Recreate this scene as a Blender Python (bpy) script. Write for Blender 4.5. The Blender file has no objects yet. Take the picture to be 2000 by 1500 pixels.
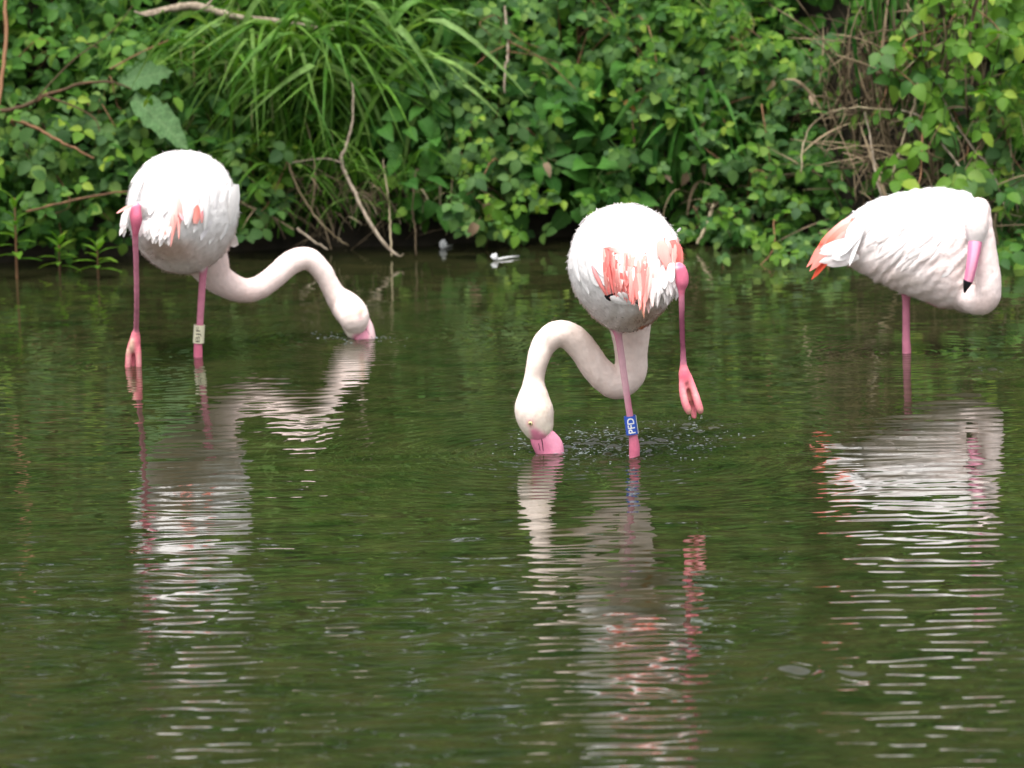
import bpy, bmesh, math, random
import numpy as np
from mathutils import Vector, Matrix, Quaternion
from mathutils.bvhtree import BVHTree

random.seed(7)
RNG = np.random.default_rng(7)
S = bpy.context.scene
COL = S.collection
R = math.radians

# ------------------------------------------------------------------ camera
FPX = 9600.0                       # focal length in pixels of the 2000 px wide photograph
CAM_H = 2.1
PITCH = math.atan(1450.0 / FPX)
ROLL = R(-1.7)
CAM_M = Matrix.Rotation(math.pi / 2 - PITCH, 3, 'X') @ Matrix.Rotation(ROLL, 3, 'Z')
CAM_P = Vector((0, 0, CAM_H))
cd = bpy.data.cameras.new('camera')
cam = bpy.data.objects.new('camera', cd)
COL.objects.link(cam)
cam.matrix_world = Matrix.Translation(CAM_P) @ CAM_M.to_4x4()
cd.sensor_width = 36.0
cd.lens = 36.0 * FPX / 2000.0
cd.clip_start = 0.5
cd.clip_end = 500
cd.dof.use_dof = True
cd.dof.focus_distance = 12.7
cd.dof.aperture_fstop = 5.6
S.camera = cam

# ------------------------------------------------------------------ world, sun, exposure
SUN_EL, SUN_AZ = R(70), R(195)     # azimuth the light comes from, measured from +Y clockwise
w = bpy.data.worlds.new('World')
S.world = w
w.use_nodes = True
nt = w.node_tree
nt.nodes.clear()
sky = nt.nodes.new('ShaderNodeTexSky')
sky.sky_type = 'NISHITA'
sky.sun_disc = False
sky.sun_elevation = SUN_EL
sky.sun_rotation = SUN_AZ
sky.air_density = 1.0
sky.dust_density = 6.0
sky.ozone_density = 1.0
hs = nt.nodes.new('ShaderNodeHueSaturation')
hs.inputs['Saturation'].default_value = 0.22
bg = nt.nodes.new('ShaderNodeBackground')
bg.inputs['Strength'].default_value = 0.148
wo = nt.nodes.new('ShaderNodeOutputWorld')
nt.links.new(sky.outputs[0], hs.inputs['Color'])
nt.links.new(hs.outputs[0], bg.inputs['Color'])
nt.links.new(bg.outputs[0], wo.inputs['Surface'])
sd = bpy.data.lights.new('sun', 'SUN')
sd.energy = 1.15
sd.angle = R(35)
sd.color = (1.0, 0.97, 0.93)
sun = bpy.data.objects.new('sun', sd)
COL.objects.link(sun)
sdir = Vector((math.sin(SUN_AZ) * math.cos(SUN_EL), math.cos(SUN_AZ) * math.cos(SUN_EL), math.sin(SUN_EL)))
sun.rotation_euler = (-sdir).to_track_quat('-Z', 'Y').to_euler()
sun.location = (0, 8, 12)
S.view_settings.view_transform = 'Standard'
S.view_settings.look = 'None'
S.view_settings.gamma = 1.0
S.view_settings.exposure = 1.20
S.view_settings.use_curve_mapping = False
S.render.engine = 'CYCLES'
S.cycles.use_denoising = True
S.cycles.max_bounces = 7
S.cycles.diffuse_bounces = 4
S.cycles.glossy_bounces = 3
S.cycles.transmission_bounces = 4

# ------------------------------------------------------------------ pixel -> place helpers
def ray(px, py):
    return CAM_M @ Vector(((px - 1000) / FPX, -(py - 750) / FPX, -1.0))
def P(px, py, Y):
    d = ray(px, py)
    return CAM_P + d * (Y / d.y)
def Wt(px, py, z=0.0):
    d = ray(px, py)
    return CAM_P + d * ((z - CAM_H) / d.z)
CX = CAM_M @ Vector((1, 0, 0))
CY = CAM_M @ Vector((0, 1, 0))

# ------------------------------------------------------------------ object helpers
def tag(o, label=None, cat=None, group=None, kind=None):
    if label: o['label'] = label
    if cat: o['category'] = cat
    if group: o['group'] = group
    if kind: o['kind'] = kind
    return o
def empty(name, loc, label=None, cat=None, group=None):
    o = bpy.data.objects.new(name, None)
    o.empty_display_size = 0.05
    o.location = loc
    COL.objects.link(o)
    return tag(o, label, cat, group)
def link(name, me, parent=None, mat4=None):
    o = bpy.data.objects.new(name, me)
    COL.objects.link(o)
    if parent is not None:
        o.parent = parent
        base = Matrix.Translation(-Vector(parent.location)) if parent.parent is None else Matrix.Identity(4)
        o.matrix_local = base @ (mat4 if mat4 is not None else Matrix.Identity(4))
    elif mat4 is not None:
        o.matrix_world = mat4
    return o
def sub(name, me, part):
    """a sub-part built in world coordinates under a part whose mesh is in world coordinates too"""
    o = bpy.data.objects.new(name, me)
    COL.objects.link(o)
    o.parent = part
    return o

class MB:
    def __init__(s): s.v = []; s.f = []; s.c = []
    def add(s, vs, fs, col=None):
        b = len(s.v)
        s.v += [tuple(v) for v in vs]
        s.f += [tuple(i + b for i in f) for f in fs]
        s.c += [col if col else (1, 1, 1)] * len(vs)
    def tube(s, pts, rad, n=8, col=None, cap=True):
        pts = [Vector(p) for p in pts]
        if not hasattr(rad, '__len__'): rad = [rad] * len(pts)
        vs, fs = [], []
        up = None
        for i, p in enumerate(pts):
            t = (pts[min(i + 1, len(pts) - 1)] - pts[max(i - 1, 0)]).normalized()
            if up is None:
                up = t.orthogonal().normalized()
            up = (up - t * up.dot(t)).normalized()
            sd_ = t.cross(up)
            for k in range(n):
                a = 2 * math.pi * k / n
                vs.append(p + (up * math.cos(a) + sd_ * math.sin(a)) * rad[i])
        for i in range(len(pts) - 1):
            for k in range(n):
                a, b = i * n + k, i * n + (k + 1) % n
                fs.append((a, b, b + n, a + n))
        if cap:
            fs.append(tuple(range(n))[::-1])
            m = (len(pts) - 1) * n
            fs.append(tuple(range(m, m + n)))
        s.add(vs, fs, col)
    def mesh(s, name, mat, smooth=True):
        me = bpy.data.meshes.new(name)
        me.from_pydata(s.v, [], s.f)
        if any(c != (1, 1, 1) for c in s.c):
            at = me.color_attributes.new('Col', 'FLOAT_COLOR', 'POINT')
            at.data.foreach_set('color', np.array([(c[0], c[1], c[2], 1) for c in s.c], dtype=np.float32).ravel())
        if smooth:
            me.polygons.foreach_set('use_smooth', [True] * len(me.polygons))
        if mat: me.materials.append(mat)
        me.update()
        return me

def catmull(arr, m):
    a = np.asarray(arr, dtype=float)
    k = len(a)
    t = np.linspace(0, k - 1, m)
    i = np.clip(np.floor(t).astype(int), 0, k - 2)
    u = (t - i)[:, None]
    p0 = a[np.maximum(i - 1, 0)]; p1 = a[i]; p2 = a[i + 1]; p3 = a[np.minimum(i + 2, k - 1)]
    return 0.5 * (2 * p1 + (p2 - p0) * u + (2 * p0 - 5 * p1 + 4 * p2 - p3) * u**2 + (3 * p1 - p0 - 3 * p2 + p3) * u**3)

# ------------------------------------------------------------------ materials
def new_mat(name):
    m = bpy.data.materials.new(name)
    m.use_nodes = True
    n = m.node_tree.nodes
    n.clear()
    return m, n, m.node_tree.links
def leaf_mat(name, c1, c2, rough=0.5, transl=0.35, young=None, spots=None, veins=0.0):
    """leaf colour varies from leaf to leaf and a little across the blade"""
    m, n, l = new_mat(name)
    out = n.new('ShaderNodeOutputMaterial')
    oi = n.new('ShaderNodeObjectInfo')
    geo = n.new('ShaderNodeNewGeometry')
    ri = n.new('ShaderNodeMath'); ri.operation = 'ADD'
    fr = n.new('ShaderNodeMath'); fr.operation = 'FRACT'
    l.new(oi.outputs['Random'], ri.inputs[0]); l.new(geo.outputs['Random Per Island'], ri.inputs[1])
    l.new(ri.outputs[0], fr.inputs[0])
    rp = n.new('ShaderNodeValToRGB')
    rp.color_ramp.elements[0].color = (*c1, 1)
    rp.color_ramp.elements[1].color = (*c2, 1)
    rp.color_ramp.elements[1].position = 0.8
    if young:
        e = rp.color_ramp.elements.new(0.95); e.color = (*young, 1)
    l.new(fr.outputs[0], rp.inputs[0])
    tc = n.new('ShaderNodeTexCoord')
    ns = n.new('ShaderNodeTexNoise'); ns.inputs['Scale'].default_value = 38; ns.inputs['Detail'].default_value = 4
    l.new(tc.outputs['Object'], ns.inputs['Vector'])
    mp = n.new('ShaderNodeMapRange'); mp.inputs[1].default_value = 0.3; mp.inputs[2].default_value = 0.7
    mp.inputs[3].default_value = 0.68; mp.inputs[4].default_value = 1.28
    l.new(ns.outputs[0], mp.inputs[0])
    mu = n.new('ShaderNodeMix'); mu.data_type = 'RGBA'; mu.blend_type = 'MULTIPLY'; mu.inputs[0].default_value = 1
    l.new(rp.outputs[0], mu.inputs[6]); l.new(mp.outputs[0], mu.inputs[7])
    col = mu.outputs[2]
    if spots:
        n2 = n.new('ShaderNodeTexNoise'); n2.inputs['Scale'].default_value = 22
        l.new(tc.outputs['Object'], n2.inputs['Vector'])
        m2 = n.new('ShaderNodeMapRange'); m2.inputs[1].default_value = 0.6; m2.inputs[2].default_value = 0.72
        l.new(n2.outputs[0], m2.inputs[0])
        mx = n.new('ShaderNodeMix'); mx.data_type = 'RGBA'
        l.new(m2.outputs[0], mx.inputs[0]); l.new(col, mx.inputs[6]); mx.inputs[7].default_value = (*spots, 1)
        col = mx.outputs[2]
    if veins:
        sx = n.new('ShaderNodeSeparateXYZ'); l.new(tc.outputs['Object'], sx.inputs[0])
        ab = n.new('ShaderNodeMath'); ab.operation = 'ABSOLUTE'; l.new(sx.outputs[0], ab.inputs[0])
        a1 = n.new('ShaderNodeMath'); a1.operation = 'MULTIPLY_ADD'; a1.inputs[1].default_value = -0.8
        l.new(ab.outputs[0], a1.inputs[0]); l.new(sx.outputs[1], a1.inputs[2])
        a2 = n.new('ShaderNodeMath'); a2.operation = 'MULTIPLY'; a2.inputs[1].default_value = 52
        l.new(a1.outputs[0], a2.inputs[0])
        a3 = n.new('ShaderNodeMath'); a3.operation = 'SINE'; l.new(a2.outputs[0], a3.inputs[0])
        v1 = n.new('ShaderNodeMapRange'); v1.inputs[1].default_value = 0.75; v1.inputs[2].default_value = 1.0; l.new(a3.outputs[0], v1.inputs[0])
        v2 = n.new('ShaderNodeMapRange'); v2.inputs[1].default_value = 0.03; v2.inputs[2].default_value = 0.012; l.new(ab.outputs[0], v2.inputs[0])
        vm = n.new('ShaderNodeMath'); vm.operation = 'MAXIMUM'; l.new(v1.outputs[0], vm.inputs[0]); l.new(v2.outputs[0], vm.inputs[1])
        vs = n.new('ShaderNodeMath'); vs.operation = 'MULTIPLY'; vs.inputs[1].default_value = veins; l.new(vm.outputs[0], vs.inputs[0])
        vx = n.new('ShaderNodeMix'); vx.data_type = 'RGBA'
        vb = n.new('ShaderNodeMix'); vb.data_type = 'RGBA'; vb.blend_type = 'ADD'; vb.inputs[0].default_value = 1; vb.inputs[7].default_value = (0.05, 0.06, 0.03, 1)
        l.new(col, vb.inputs[6]); l.new(vs.outputs[0], vx.inputs[0]); l.new(col, vx.inputs[6]); l.new(vb.outputs[2], vx.inputs[7]); col = vx.outputs[2]
    pb = n.new('ShaderNodeBsdfPrincipled')
    pb.inputs['Roughness'].default_value = rough
    pb.inputs['Specular IOR Level'].default_value = 0.16
    l.new(col, pb.inputs['Base Color'])
    tr = n.new('ShaderNodeBsdfTranslucent')
    tb = n.new('ShaderNodeMix'); tb.data_type = 'RGBA'; tb.blend_type = 'MULTIPLY'; tb.inputs[0].default_value = 1
    tb.inputs[7].default_value = (1.25, 1.3, 0.55, 1)
    l.new(col, tb.inputs[6]); l.new(tb.outputs[2], tr.inputs['Color'])
    ms = n.new('ShaderNodeMixShader'); ms.inputs[0].default_value = transl
    l.new(pb.outputs[0], ms.inputs[1]); l.new(tr.outputs[0], ms.inputs[2])
    l.new(ms.outputs[0], out.inputs['Surface'])
    return m
def rough_mat(name, c1, c2, scale=30, rough=0.85, stretch=(1, 1, 1), bump=0.3, randomise=False):
    m, n, l = new_mat(name)
    out = n.new('ShaderNodeOutputMaterial')
    tc = n.new('ShaderNodeTexCoord')
    mp = n.new('ShaderNodeMapping'); mp.inputs['Scale'].default_value = stretch
    l.new(tc.outputs['Object'], mp.inputs['Vector'])
    ns = n.new('ShaderNodeTexNoise'); ns.inputs['Scale'].default_value = scale; ns.inputs['Detail'].default_value = 6
    l.new(mp.outputs[0], ns.inputs['Vector'])
    rp = n.new('ShaderNodeValToRGB')
    rp.color_ramp.elements[0].color = (*c1, 1); rp.color_ramp.elements[0].position = 0.3
    rp.color_ramp.elements[1].color = (*c2, 1); rp.color_ramp.elements[1].position = 0.7
    fac = ns.outputs[0]
    if randomise:
        oi = n.new('ShaderNodeObjectInfo')
        a = n.new('ShaderNodeMath'); a.operation = 'MULTIPLY_ADD'; a.inputs[1].default_value = 0.7; a.inputs[2].default_value = -0.35
        l.new(oi.outputs['Random'], a.inputs[0])
        b = n.new('ShaderNodeMath'); b.operation = 'ADD'
        l.new(a.outputs[0], b.inputs[0]); l.new(fac, b.inputs[1]); fac = b.outputs[0]
    l.new(fac, rp.inputs[0])
    pb = n.new('ShaderNodeBsdfPrincipled'); pb.inputs['Roughness'].default_value = rough
    pb.inputs['Specular IOR Level'].default_value = 0.25
    l.new(rp.outputs[0], pb.inputs['Base Color'])
    if bump:
        bp = n.new('ShaderNodeBump'); bp.inputs['Strength'].default_value = bump; bp.inputs['Distance'].default_value = 0.01
        l.new(ns.outputs[0], bp.inputs['Height']); l.new(bp.outputs[0], pb.inputs['Normal'])
    l.new(pb.outputs[0], out.inputs['Surface'])
    return m
def plumage_mat(name, rough=0.8, bump=0.25, scale=60, transl=0.0, barbs=False, spec=0.15):
    """colour comes from the plumage colour attribute, with fine barb relief"""
    m, n, l = new_mat(name)
    out = n.new('ShaderNodeOutputMaterial')
    at = n.new('ShaderNodeAttribute'); at.attribute_name = 'Col'
    tc = n.new('ShaderNodeTexCoord')
    ns = n.new('ShaderNodeTexNoise'); ns.inputs['Scale'].default_value = scale; ns.inputs['Detail'].default_value = 5
    if barbs:
        mp = n.new('ShaderNodeMapping'); mp.inputs['Scale'].default_value = (14, 1.2, 1)
        uv = n.new('ShaderNodeUVMap'); uv.uv_map = 'UVMap'
        l.new(uv.outputs[0], mp.inputs['Vector']); l.new(mp.outputs[0], ns.inputs['Vector'])
        ns.inputs['Scale'].default_value = 3.0
    else:
        l.new(tc.outputs['Object'], ns.inputs['Vector'])
    mr = n.new('ShaderNodeMapRange'); mr.inputs[1].default_value = 0.3; mr.inputs[2].default_value = 0.7
    mr.inputs[3].default_value = 0.93; mr.inputs[4].default_value = 1.05
    l.new(ns.outputs[0], mr.inputs[0])
    mu = n.new('ShaderNodeMix'); mu.data_type = 'RGBA'; mu.blend_type = 'MULTIPLY'; mu.inputs[0].default_value = 1
    l.new(at.outputs['Color'], mu.inputs[6]); l.new(mr.outputs[0], mu.inputs[7])
    pb = n.new('ShaderNodeBsdfPrincipled'); pb.inputs['Roughness'].default_value = rough
    pb.inputs['Specular IOR Level'].default_value = spec
    l.new(mu.outputs[2], pb.inputs['Base Color'])
    bp = n.new('ShaderNodeBump'); bp.inputs['Strength'].default_value = bump; bp.inputs['Distance'].default_value = 0.004
    l.new(ns.outputs[0], bp.inputs['Height']); l.new(bp.outputs[0], pb.inputs['Normal'])
    sh = pb.outputs[0]
    if transl:
        tr = n.new('ShaderNodeBsdfTranslucent'); l.new(mu.outputs[2], tr.inputs['Color'])
        ms = n.new('ShaderNodeMixShader'); ms.inputs[0].default_value = transl
        l.new(pb.outputs[0], ms.inputs[1]); l.new(tr.outputs[0], ms.inputs[2]); sh = ms.outputs[0]
    l.new(sh, out.inputs['Surface'])
    return m
def plain_mat(name, c, rough=0.5, spec=0.4, transmission=0.0, ior=1.45):
    m, n, l = new_mat(name)
    out = n.new('ShaderNodeOutputMaterial')
    pb = n.new('ShaderNodeBsdfPrincipled')
    pb.inputs['Roughness'].default_value = rough
    pb.inputs['Specular IOR Level'].default_value = spec
    pb.inputs['Transmission Weight'].default_value = transmission
    pb.inputs['IOR'].default_value = ior
    tc = n.new('ShaderNodeTexCoord')
    ns = n.new('ShaderNodeTexNoise'); ns.inputs['Scale'].default_value = 90; ns.inputs['Detail'].default_value = 3
    l.new(tc.outputs['Object'], ns.inputs['Vector'])
    mr = n.new('ShaderNodeMapRange'); mr.inputs[3].default_value = 0.85; mr.inputs[4].default_value = 1.12
    l.new(ns.outputs[0], mr.inputs[0])
    mu = n.new('ShaderNodeMix'); mu.data_type = 'RGBA'; mu.blend_type = 'MULTIPLY'; mu.inputs[0].default_value = 1
    mu.inputs[6].default_value = (*c, 1)
    l.new(mr.outputs[0], mu.inputs[7]); l.new(mu.outputs[2], pb.inputs['Base Color'])
    l.new(pb.outputs[0], out.inputs['Surface'])
    return m

M_BRAMBLE = leaf_mat('bramble_leaf', (0.020, 0.068, 0.013), (0.054, 0.145, 0.018), 0.55, 0.3, young=(0.12, 0.22, 0.028))
M_GREY = leaf_mat('greyish_bramble_leaf', (0.029, 0.078, 0.021), (0.076, 0.158, 0.036), 0.55, 0.3, young=(0.13, 0.22, 0.04))
M_FRESH = leaf_mat('fresh_leaf', (0.048, 0.135, 0.011), (0.10, 0.205, 0.020), 0.55, 0.38, young=(0.20, 0.29, 0.035))
M_HEART = leaf_mat('heart_leaf', (0.021, 0.086, 0.015), (0.054, 0.168, 0.023), 0.55, 0.36, spots=(0.05, 0.10, 0.018), veins=0.5)
M_DOCK = leaf_mat('dock_leaf', (0.055, 0.125, 0.042), (0.075, 0.155, 0.055), 0.65, 0.3, veins=0.4)
M_SEDGE = leaf_mat('sedge_blade', (0.030, 0.100, 0.009), (0.085, 0.19, 0.022), 0.5, 0.38, young=(0.17, 0.28, 0.07))
M_PALEBLADE = leaf_mat('pale_blade', (0.075, 0.18, 0.03), (0.15, 0.26, 0.07), 0.5, 0.35)
M_DEADBLADE = rough_mat('dead_blade', (0.05, 0.035, 0.018), (0.24, 0.18, 0.11), 18, 0.8, (1, 1, 0.2), 0.1, True)
M_STRAW = rough_mat('straw', (0.10, 0.075, 0.04), (0.34, 0.28, 0.18), 22, 0.8, (1, 1, 0.2), 0.1, True)
M_BARK = rough_mat('bark', (0.13, 0.10, 0.07), (0.34, 0.28, 0.21), 60, 0.9, (1, 1, 0.4), 0.5)
M_CANE = rough_mat('cane', (0.06, 0.035, 0.016), (0.20, 0.10, 0.05), 40, 0.7, (1, 1, 0.5), 0.2, True)
M_GREENSTEM = rough_mat('green_stem', (0.05, 0.10, 0.02), (0.12, 0.12, 0.04), 25, 0.6, (1, 1, 1), 0.1, True)
M_BROWNLEAF = leaf_mat('withered_leaf', (0.12, 0.075, 0.04), (0.30, 0.22, 0.15), 0.8, 0.2)
M_AUTUMN = leaf_mat('russet_leaf', (0.16, 0.075, 0.02), (0.24, 0.14, 0.03), 0.6, 0.3)
M_UNDER = leaf_mat('undergrowth_leaf', (0.020, 0.075, 0.010), (0.070, 0.185, 0.022), 0.6, 0.34, young=(0.12, 0.22, 0.03))
M_SOIL = rough_mat('wet_soil', (0.012, 0.010, 0.007), (0.035, 0.028, 0.018), 14, 0.9, (1, 1, 1), 0.6)
M_PLUME = plumage_mat('body_plumage', 0.9, 0.35, 70)
M_FEATHER = plumage_mat('feather', 0.75, 0.25, 3, transl=0.18, barbs=True)
M_SKIN = plumage_mat('bill_skin', 0.38, 0.15, 160, spec=0.4)

# ------------------------------------------------------------------ water
LEG1, LEG2, LEG3 = Wt(387, 697), Wt(1239, 893), Wt(1771, 690)
BILL1, BILL2 = Wt(712, 660), Wt(1072, 884)
FOOT1 = Wt(262, 716)
SPLASH = Wt(1195, 868)
def water_height(x, y):
    rng = np.random.default_rng(21)
    def band(n, lmin, lmax, spread, slope):
        h = np.zeros_like(x)
        for _ in range(n):
            lam = math.exp(rng.uniform(math.log(lmin), math.log(lmax)))
            th = rng.normal(0.07, spread)
            k = 2 * math.pi / lam
            a = slope / k / math.sqrt(n / 2)
            ph = rng.uniform(0, 2 * math.pi)
            h += a * np.sin(k * (x * math.sin(th) + y * math.cos(th)) + ph)
        return h
    def patch(sx, sy, n=7):
        p = np.zeros_like(x)
        for _ in range(n):
            p += np.sin(rng.uniform(0.4, 1.6) * sx * x + rng.uniform(-1.6, 1.6) * sy * y + rng.uniform(0, 6.28))
        return np.clip(0.85 + 0.18 * p, 0.55, 1.3)
    near = np.clip((14.5 - y) / 4.8, 0.0, 1.0)
    h = band(34, 0.042, 0.090, 0.26, 0.068) * patch(1.3, 0.9) * (0.13 + 0.87 * near ** 2.3)
    h += band(18, 0.12, 0.34, 0.40, 0.016) * (0.35 + 0.65 * near)
    h += band(16, 0.024, 0.05, 0.5, 0.016) * patch(2.0, 1.5) * (0.30 + 0.4 * near)
    for (c, amp, lam, dec) in ((BILL1, 0.0016, 0.045, 0.35), (BILL2, 0.0022, 0.05, 0.30), (LEG2, 0.0012, 0.045, 0.30),
                               (LEG1, 0.0006, 0.04, 0.22), (FOOT1, 0.0007, 0.05, 0.3), (LEG3, 0.0008, 0.045, 0.25)):
        r = np.hypot(x - c.x, y - c.y)
        h += amp * np.sin(2 * math.pi * r / lam) * np.exp(-r / dec) * np.clip(r / 0.04, 0, 1)
    # churned water between the feeding bill and the standing leg
    def rough(c, rx, ry, amp, lmin, lmax, n=26):
        g = np.exp(-(((x - c.x) / rx) ** 2 + ((y - c.y) / ry) ** 2))
        hh = np.zeros_like(x)
        for _ in range(n):
            lam = rng.uniform(lmin, lmax); th = rng.uniform(0, 6.28); k = 2 * math.pi / lam
            hh += np.sin(k * (x * math.cos(th) + y * math.sin(th)) + rng.uniform(0, 6.28))
        return g * hh * amp / math.sqrt(n)
    h += rough(SPLASH, 0.16, 0.26, 0.0055, 0.028, 0.060)
    h += rough(Wt(1330, 850), 0.18, 0.28, 0.0036, 0.03, 0.07)
    h += rough(Wt(690, 660), 0.08, 0.14, 0.0040, 0.03, 0.06)
    h += rough(Wt(1590, 1312), 0.13, 0.09, 0.0085, 0.09, 0.2)
    h += rough(Wt(1940, 720), 0.08, 0.12, 0.0025, 0.04, 0.08)
    return h
def make_water():
    xs = np.concatenate([np.array([-60, -30, -15, -8, -5, -3.6, -3.0]), np.arange(-2.7, 2.7001, 0.0125), np.array([3.0, 3.6, 5, 8, 15, 30, 60])])
    ys = np.concatenate([np.array([-40, -15, -5, 0, 4, 6.5, 7.6]), np.arange(8.6, 17.61, 0.0082), np.array([18, 18.6])])
    X, Y = np.meshgrid(xs, ys)
    fade = np.clip((2.75 - np.abs(X)) / 0.3, 0, 1) * np.clip((Y - 8.5) / 0.3, 0, 1) * np.clip((17.62 - Y) / 0.1, 0, 1)
    Z = water_height(X, Y) * fade
    nx, ny = len(xs), len(ys)
    co = np.stack([X, Y, Z], -1).reshape(-1, 3).astype(np.float32)
    idx = np.arange(nx * ny).reshape(ny, nx)
    q = np.stack([idx[:-1, :-1], idx[:-1, 1:], idx[1:, 1:], idx[1:, :-1]], -1).reshape(-1, 4)
    me = bpy.data.meshes.new('water')
    me.vertices.add(len(co)); me.vertices.foreach_set('co', co.ravel())
    me.loops.add(q.size); me.loops.foreach_set('vertex_index', q.ravel().astype(np.int32))
    me.polygons.add(len(q))
    me.polygons.foreach_set('loop_start', np.arange(0, q.size, 4, dtype=np.int32))
    me.polygons.foreach_set('loop_total', np.full(len(q), 4, dtype=np.int32))
    me.polygons.foreach_set('use_smooth', np.ones(len(q), dtype=bool))
    me.update(); me.validate()
    m, n, l = new_mat('pond_water')
    out = n.new('ShaderNodeOutputMaterial')
    tc = n.new('ShaderNodeTexCoord')
    mp = n.new('ShaderNodeMapping'); mp.inputs['Scale'].default_value = (0.8, 1.1, 1)
    l.new(tc.outputs['Object'], mp.inputs[0])
    ns = n.new('ShaderNodeTexNoise'); ns.inputs['Scale'].default_value = 6.5; ns.inputs['Detail'].default_value = 9; ns.inputs['Roughness'].default_value = 0.68
    l.new(mp.outputs[0], ns.inputs['Vector'])
    rp = n.new('ShaderNodeValToRGB')
    rp.color_ramp.elements[0].color = (0.008, 0.013, 0.004, 1); rp.color_ramp.elements[0].position = 0.34
    rp.color_ramp.elements[1].color = (0.033, 0.031, 0.012, 1); rp.color_ramp.elements[1].position = 0.68
    l.new(ns.outputs[0], rp.inputs[0])
    pb = n.new('ShaderNodeBsdfPrincipled')
    pb.inputs['Roughness'].default_value = 0.025
    pb.inputs['IOR'].default_value = 1.52
    l.new(rp.outputs[0], pb.inputs['Base Color'])
    l.new(pb.outputs[0], out.inputs['Surface'])
    me.materials.append(m)
    tag(link('water', me), kind='structure')
make_water()

# ------------------------------------------------------------------ bank terrain
def shore_y(x):
    def sm(t):
        t = min(max(t, 0.0), 1.0)
        return t * t * (3 - 2 * t)
    return 17.08 + 0.05 * math.sin(x * 3.1 + 0.6) + 0.04 * math.sin(x * 7.3) - 0.50 * sm((x - 0.80) / 0.75) - 0.22 * sm((-1.05 - x) / 0.5)
def bank_y(x, z):
    """depth of the bank face at height z"""
    return shore_y(x) + 0.12 + 0.42 * max(z, 0) + 0.03 * max(z - 0.8, 0) ** 2
def make_bank():
    prof = [(-0.5, -0.45), (-0.04, -0.05), (0.0, 0.02), (0.06, 0.10), (0.14, 0.22), (0.30, 0.5), (0.5, 0.85), (0.8, 1.25), (1.2, 1.6), (2.0, 1.9), (5, 2.1), (40, 2.5)]
    xs = np.concatenate([[-60, -30, -12, -7], np.linspace(-4.5, 4.5, 120), [7, 12, 30, 60]])
    vs, fs = [], []
    for x in xs:
        for (dy, z) in prof:
            j = random.uniform(-0.03, 0.03)
            vs.append((x, shore_y(float(x)) + 0.22 + dy + j, z + j))
    k = len(prof)
    for i in range(len(xs) - 1):
        for j in range(k - 1):
            a = i * k + j
            fs.append((a, a + k, a + k + 1, a + 1))
    me = bpy.data.meshes.new('bank')
    me.from_pydata(vs, [], fs)
    me.materials.append(M_SOIL)
    tag(link('bank', me), kind='structure')
make_bank()

# ------------------------------------------------------------------ leaf templates (base at origin, blade along +Y, upper side +Z)
def blade_outline(L, Wd, wpos=0.38, teeth=0, tip=1.0, cordate=0.0, nseg=7):
    """half outline points (y, halfwidth)"""
    pts = []
    for i in range(nseg + 1):
        t = i / nseg
        s = (math.sin(math.pi * t ** (math.log(0.5) / math.log(wpos)))) ** (0.85)
        hw = 0.5 * Wd * max(s, 0.0)
        y = L * t
        if teeth and 0 < i < nseg:
            hw *= 1.0 + (0.05 if i % 2 else -0.03)
        if cordate and i == 0:
            pts.append((-cordate * L, 0.22 * Wd))
        pts.append((y, hw))
    return pts
def add_blade(mb, L, Wd, wpos=0.38, fold=0.25, droop=0.18, teeth=1, cordate=0.0, nseg=7, org=(0, 0, 0), ang=0.0, wave=0.0):
    c, s_ = math.cos(ang), math.sin(ang)
    def put(x, y, z):
        return (org[0] + x * c - y * s_, org[1] + x * s_ + y * c, org[2] + z)
    half = blade_outline(L, Wd, wpos, teeth, 1.0, 0, nseg)
    vs, fs = [], []
    for i, (y, hw) in enumerate(half):
        t = y / L
        z = -droop * L * t * t
        wz = wave * math.sin(i * 1.9) * Wd
        yb = y - (cordate * L * (1 - t) ** 3 if i > 0 else 0)
        vs += [put(0, y, z), put(-hw, yb, z + fold * hw + wz), put(hw, yb, z + fold * hw - wz)]
    m = len(half)
    for i in range(m - 1):
        a, b = 3 * i, 3 * (i + 1)
        if i == 0:
            fs += [(a, b, b + 1), (a, b + 2, b)]
        elif i == m - 2:
            fs += [(a, b, a + 1), (a, a + 2, b)]
        else:
            fs += [(a, b, b + 1, a + 1), (a, a + 2, b + 2, b)]
    mb.add(vs, fs)
def tmpl(fn, mat, name):
    mb = MB(); fn(mb)
    return mb.mesh(name, mat)
def trifoliate(Ls, w=0.78, fold=0.25, droop=0.2, nseg=7):
    def f(mb):
        a = random.uniform(1.05, 1.5)
        add_blade(mb, Ls, Ls * w, 0.42, fold, droop, 1, 0.04, nseg, (0, 0.36 * Ls, 0), random.uniform(-0.15, 0.15))
        add_blade(mb, Ls * 0.86, Ls * w * 0.84, 0.44, fold + random.uniform(-.1, .2), droop + random.uniform(0, .2), 1, 0.03, nseg, (-0.05 * Ls, 0.10 * Ls, 0), a)
        add_blade(mb, Ls * 0.86, Ls * w * 0.84, 0.44, fold + random.uniform(-.1, .2), droop + random.uniform(0, .2), 1, 0.03, nseg, (0.05 * Ls, 0.10 * Ls, 0), -a + random.uniform(-.2, .2))
        mb.tube([(0, -0.5 * Ls, -0.06 * Ls), (0, -0.1 * Ls, 0), (0, 0.32 * Ls, 0)], 0.016 * Ls, 3, cap=False)
    return f
def heart(Ls, w=0.8):
    def f(mb):
        add_blade(mb, Ls, Ls * w, random.uniform(0.28, 0.34), random.uniform(0.1, 0.35), random.uniform(0.15, 0.55), 1, 0.14, 10, wave=0.02)
        mb.tube([(0, -0.5 * Ls, -0.05 * Ls), (0, 0, 0)], 0.016 * Ls, 3, cap=False)
    return f
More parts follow.
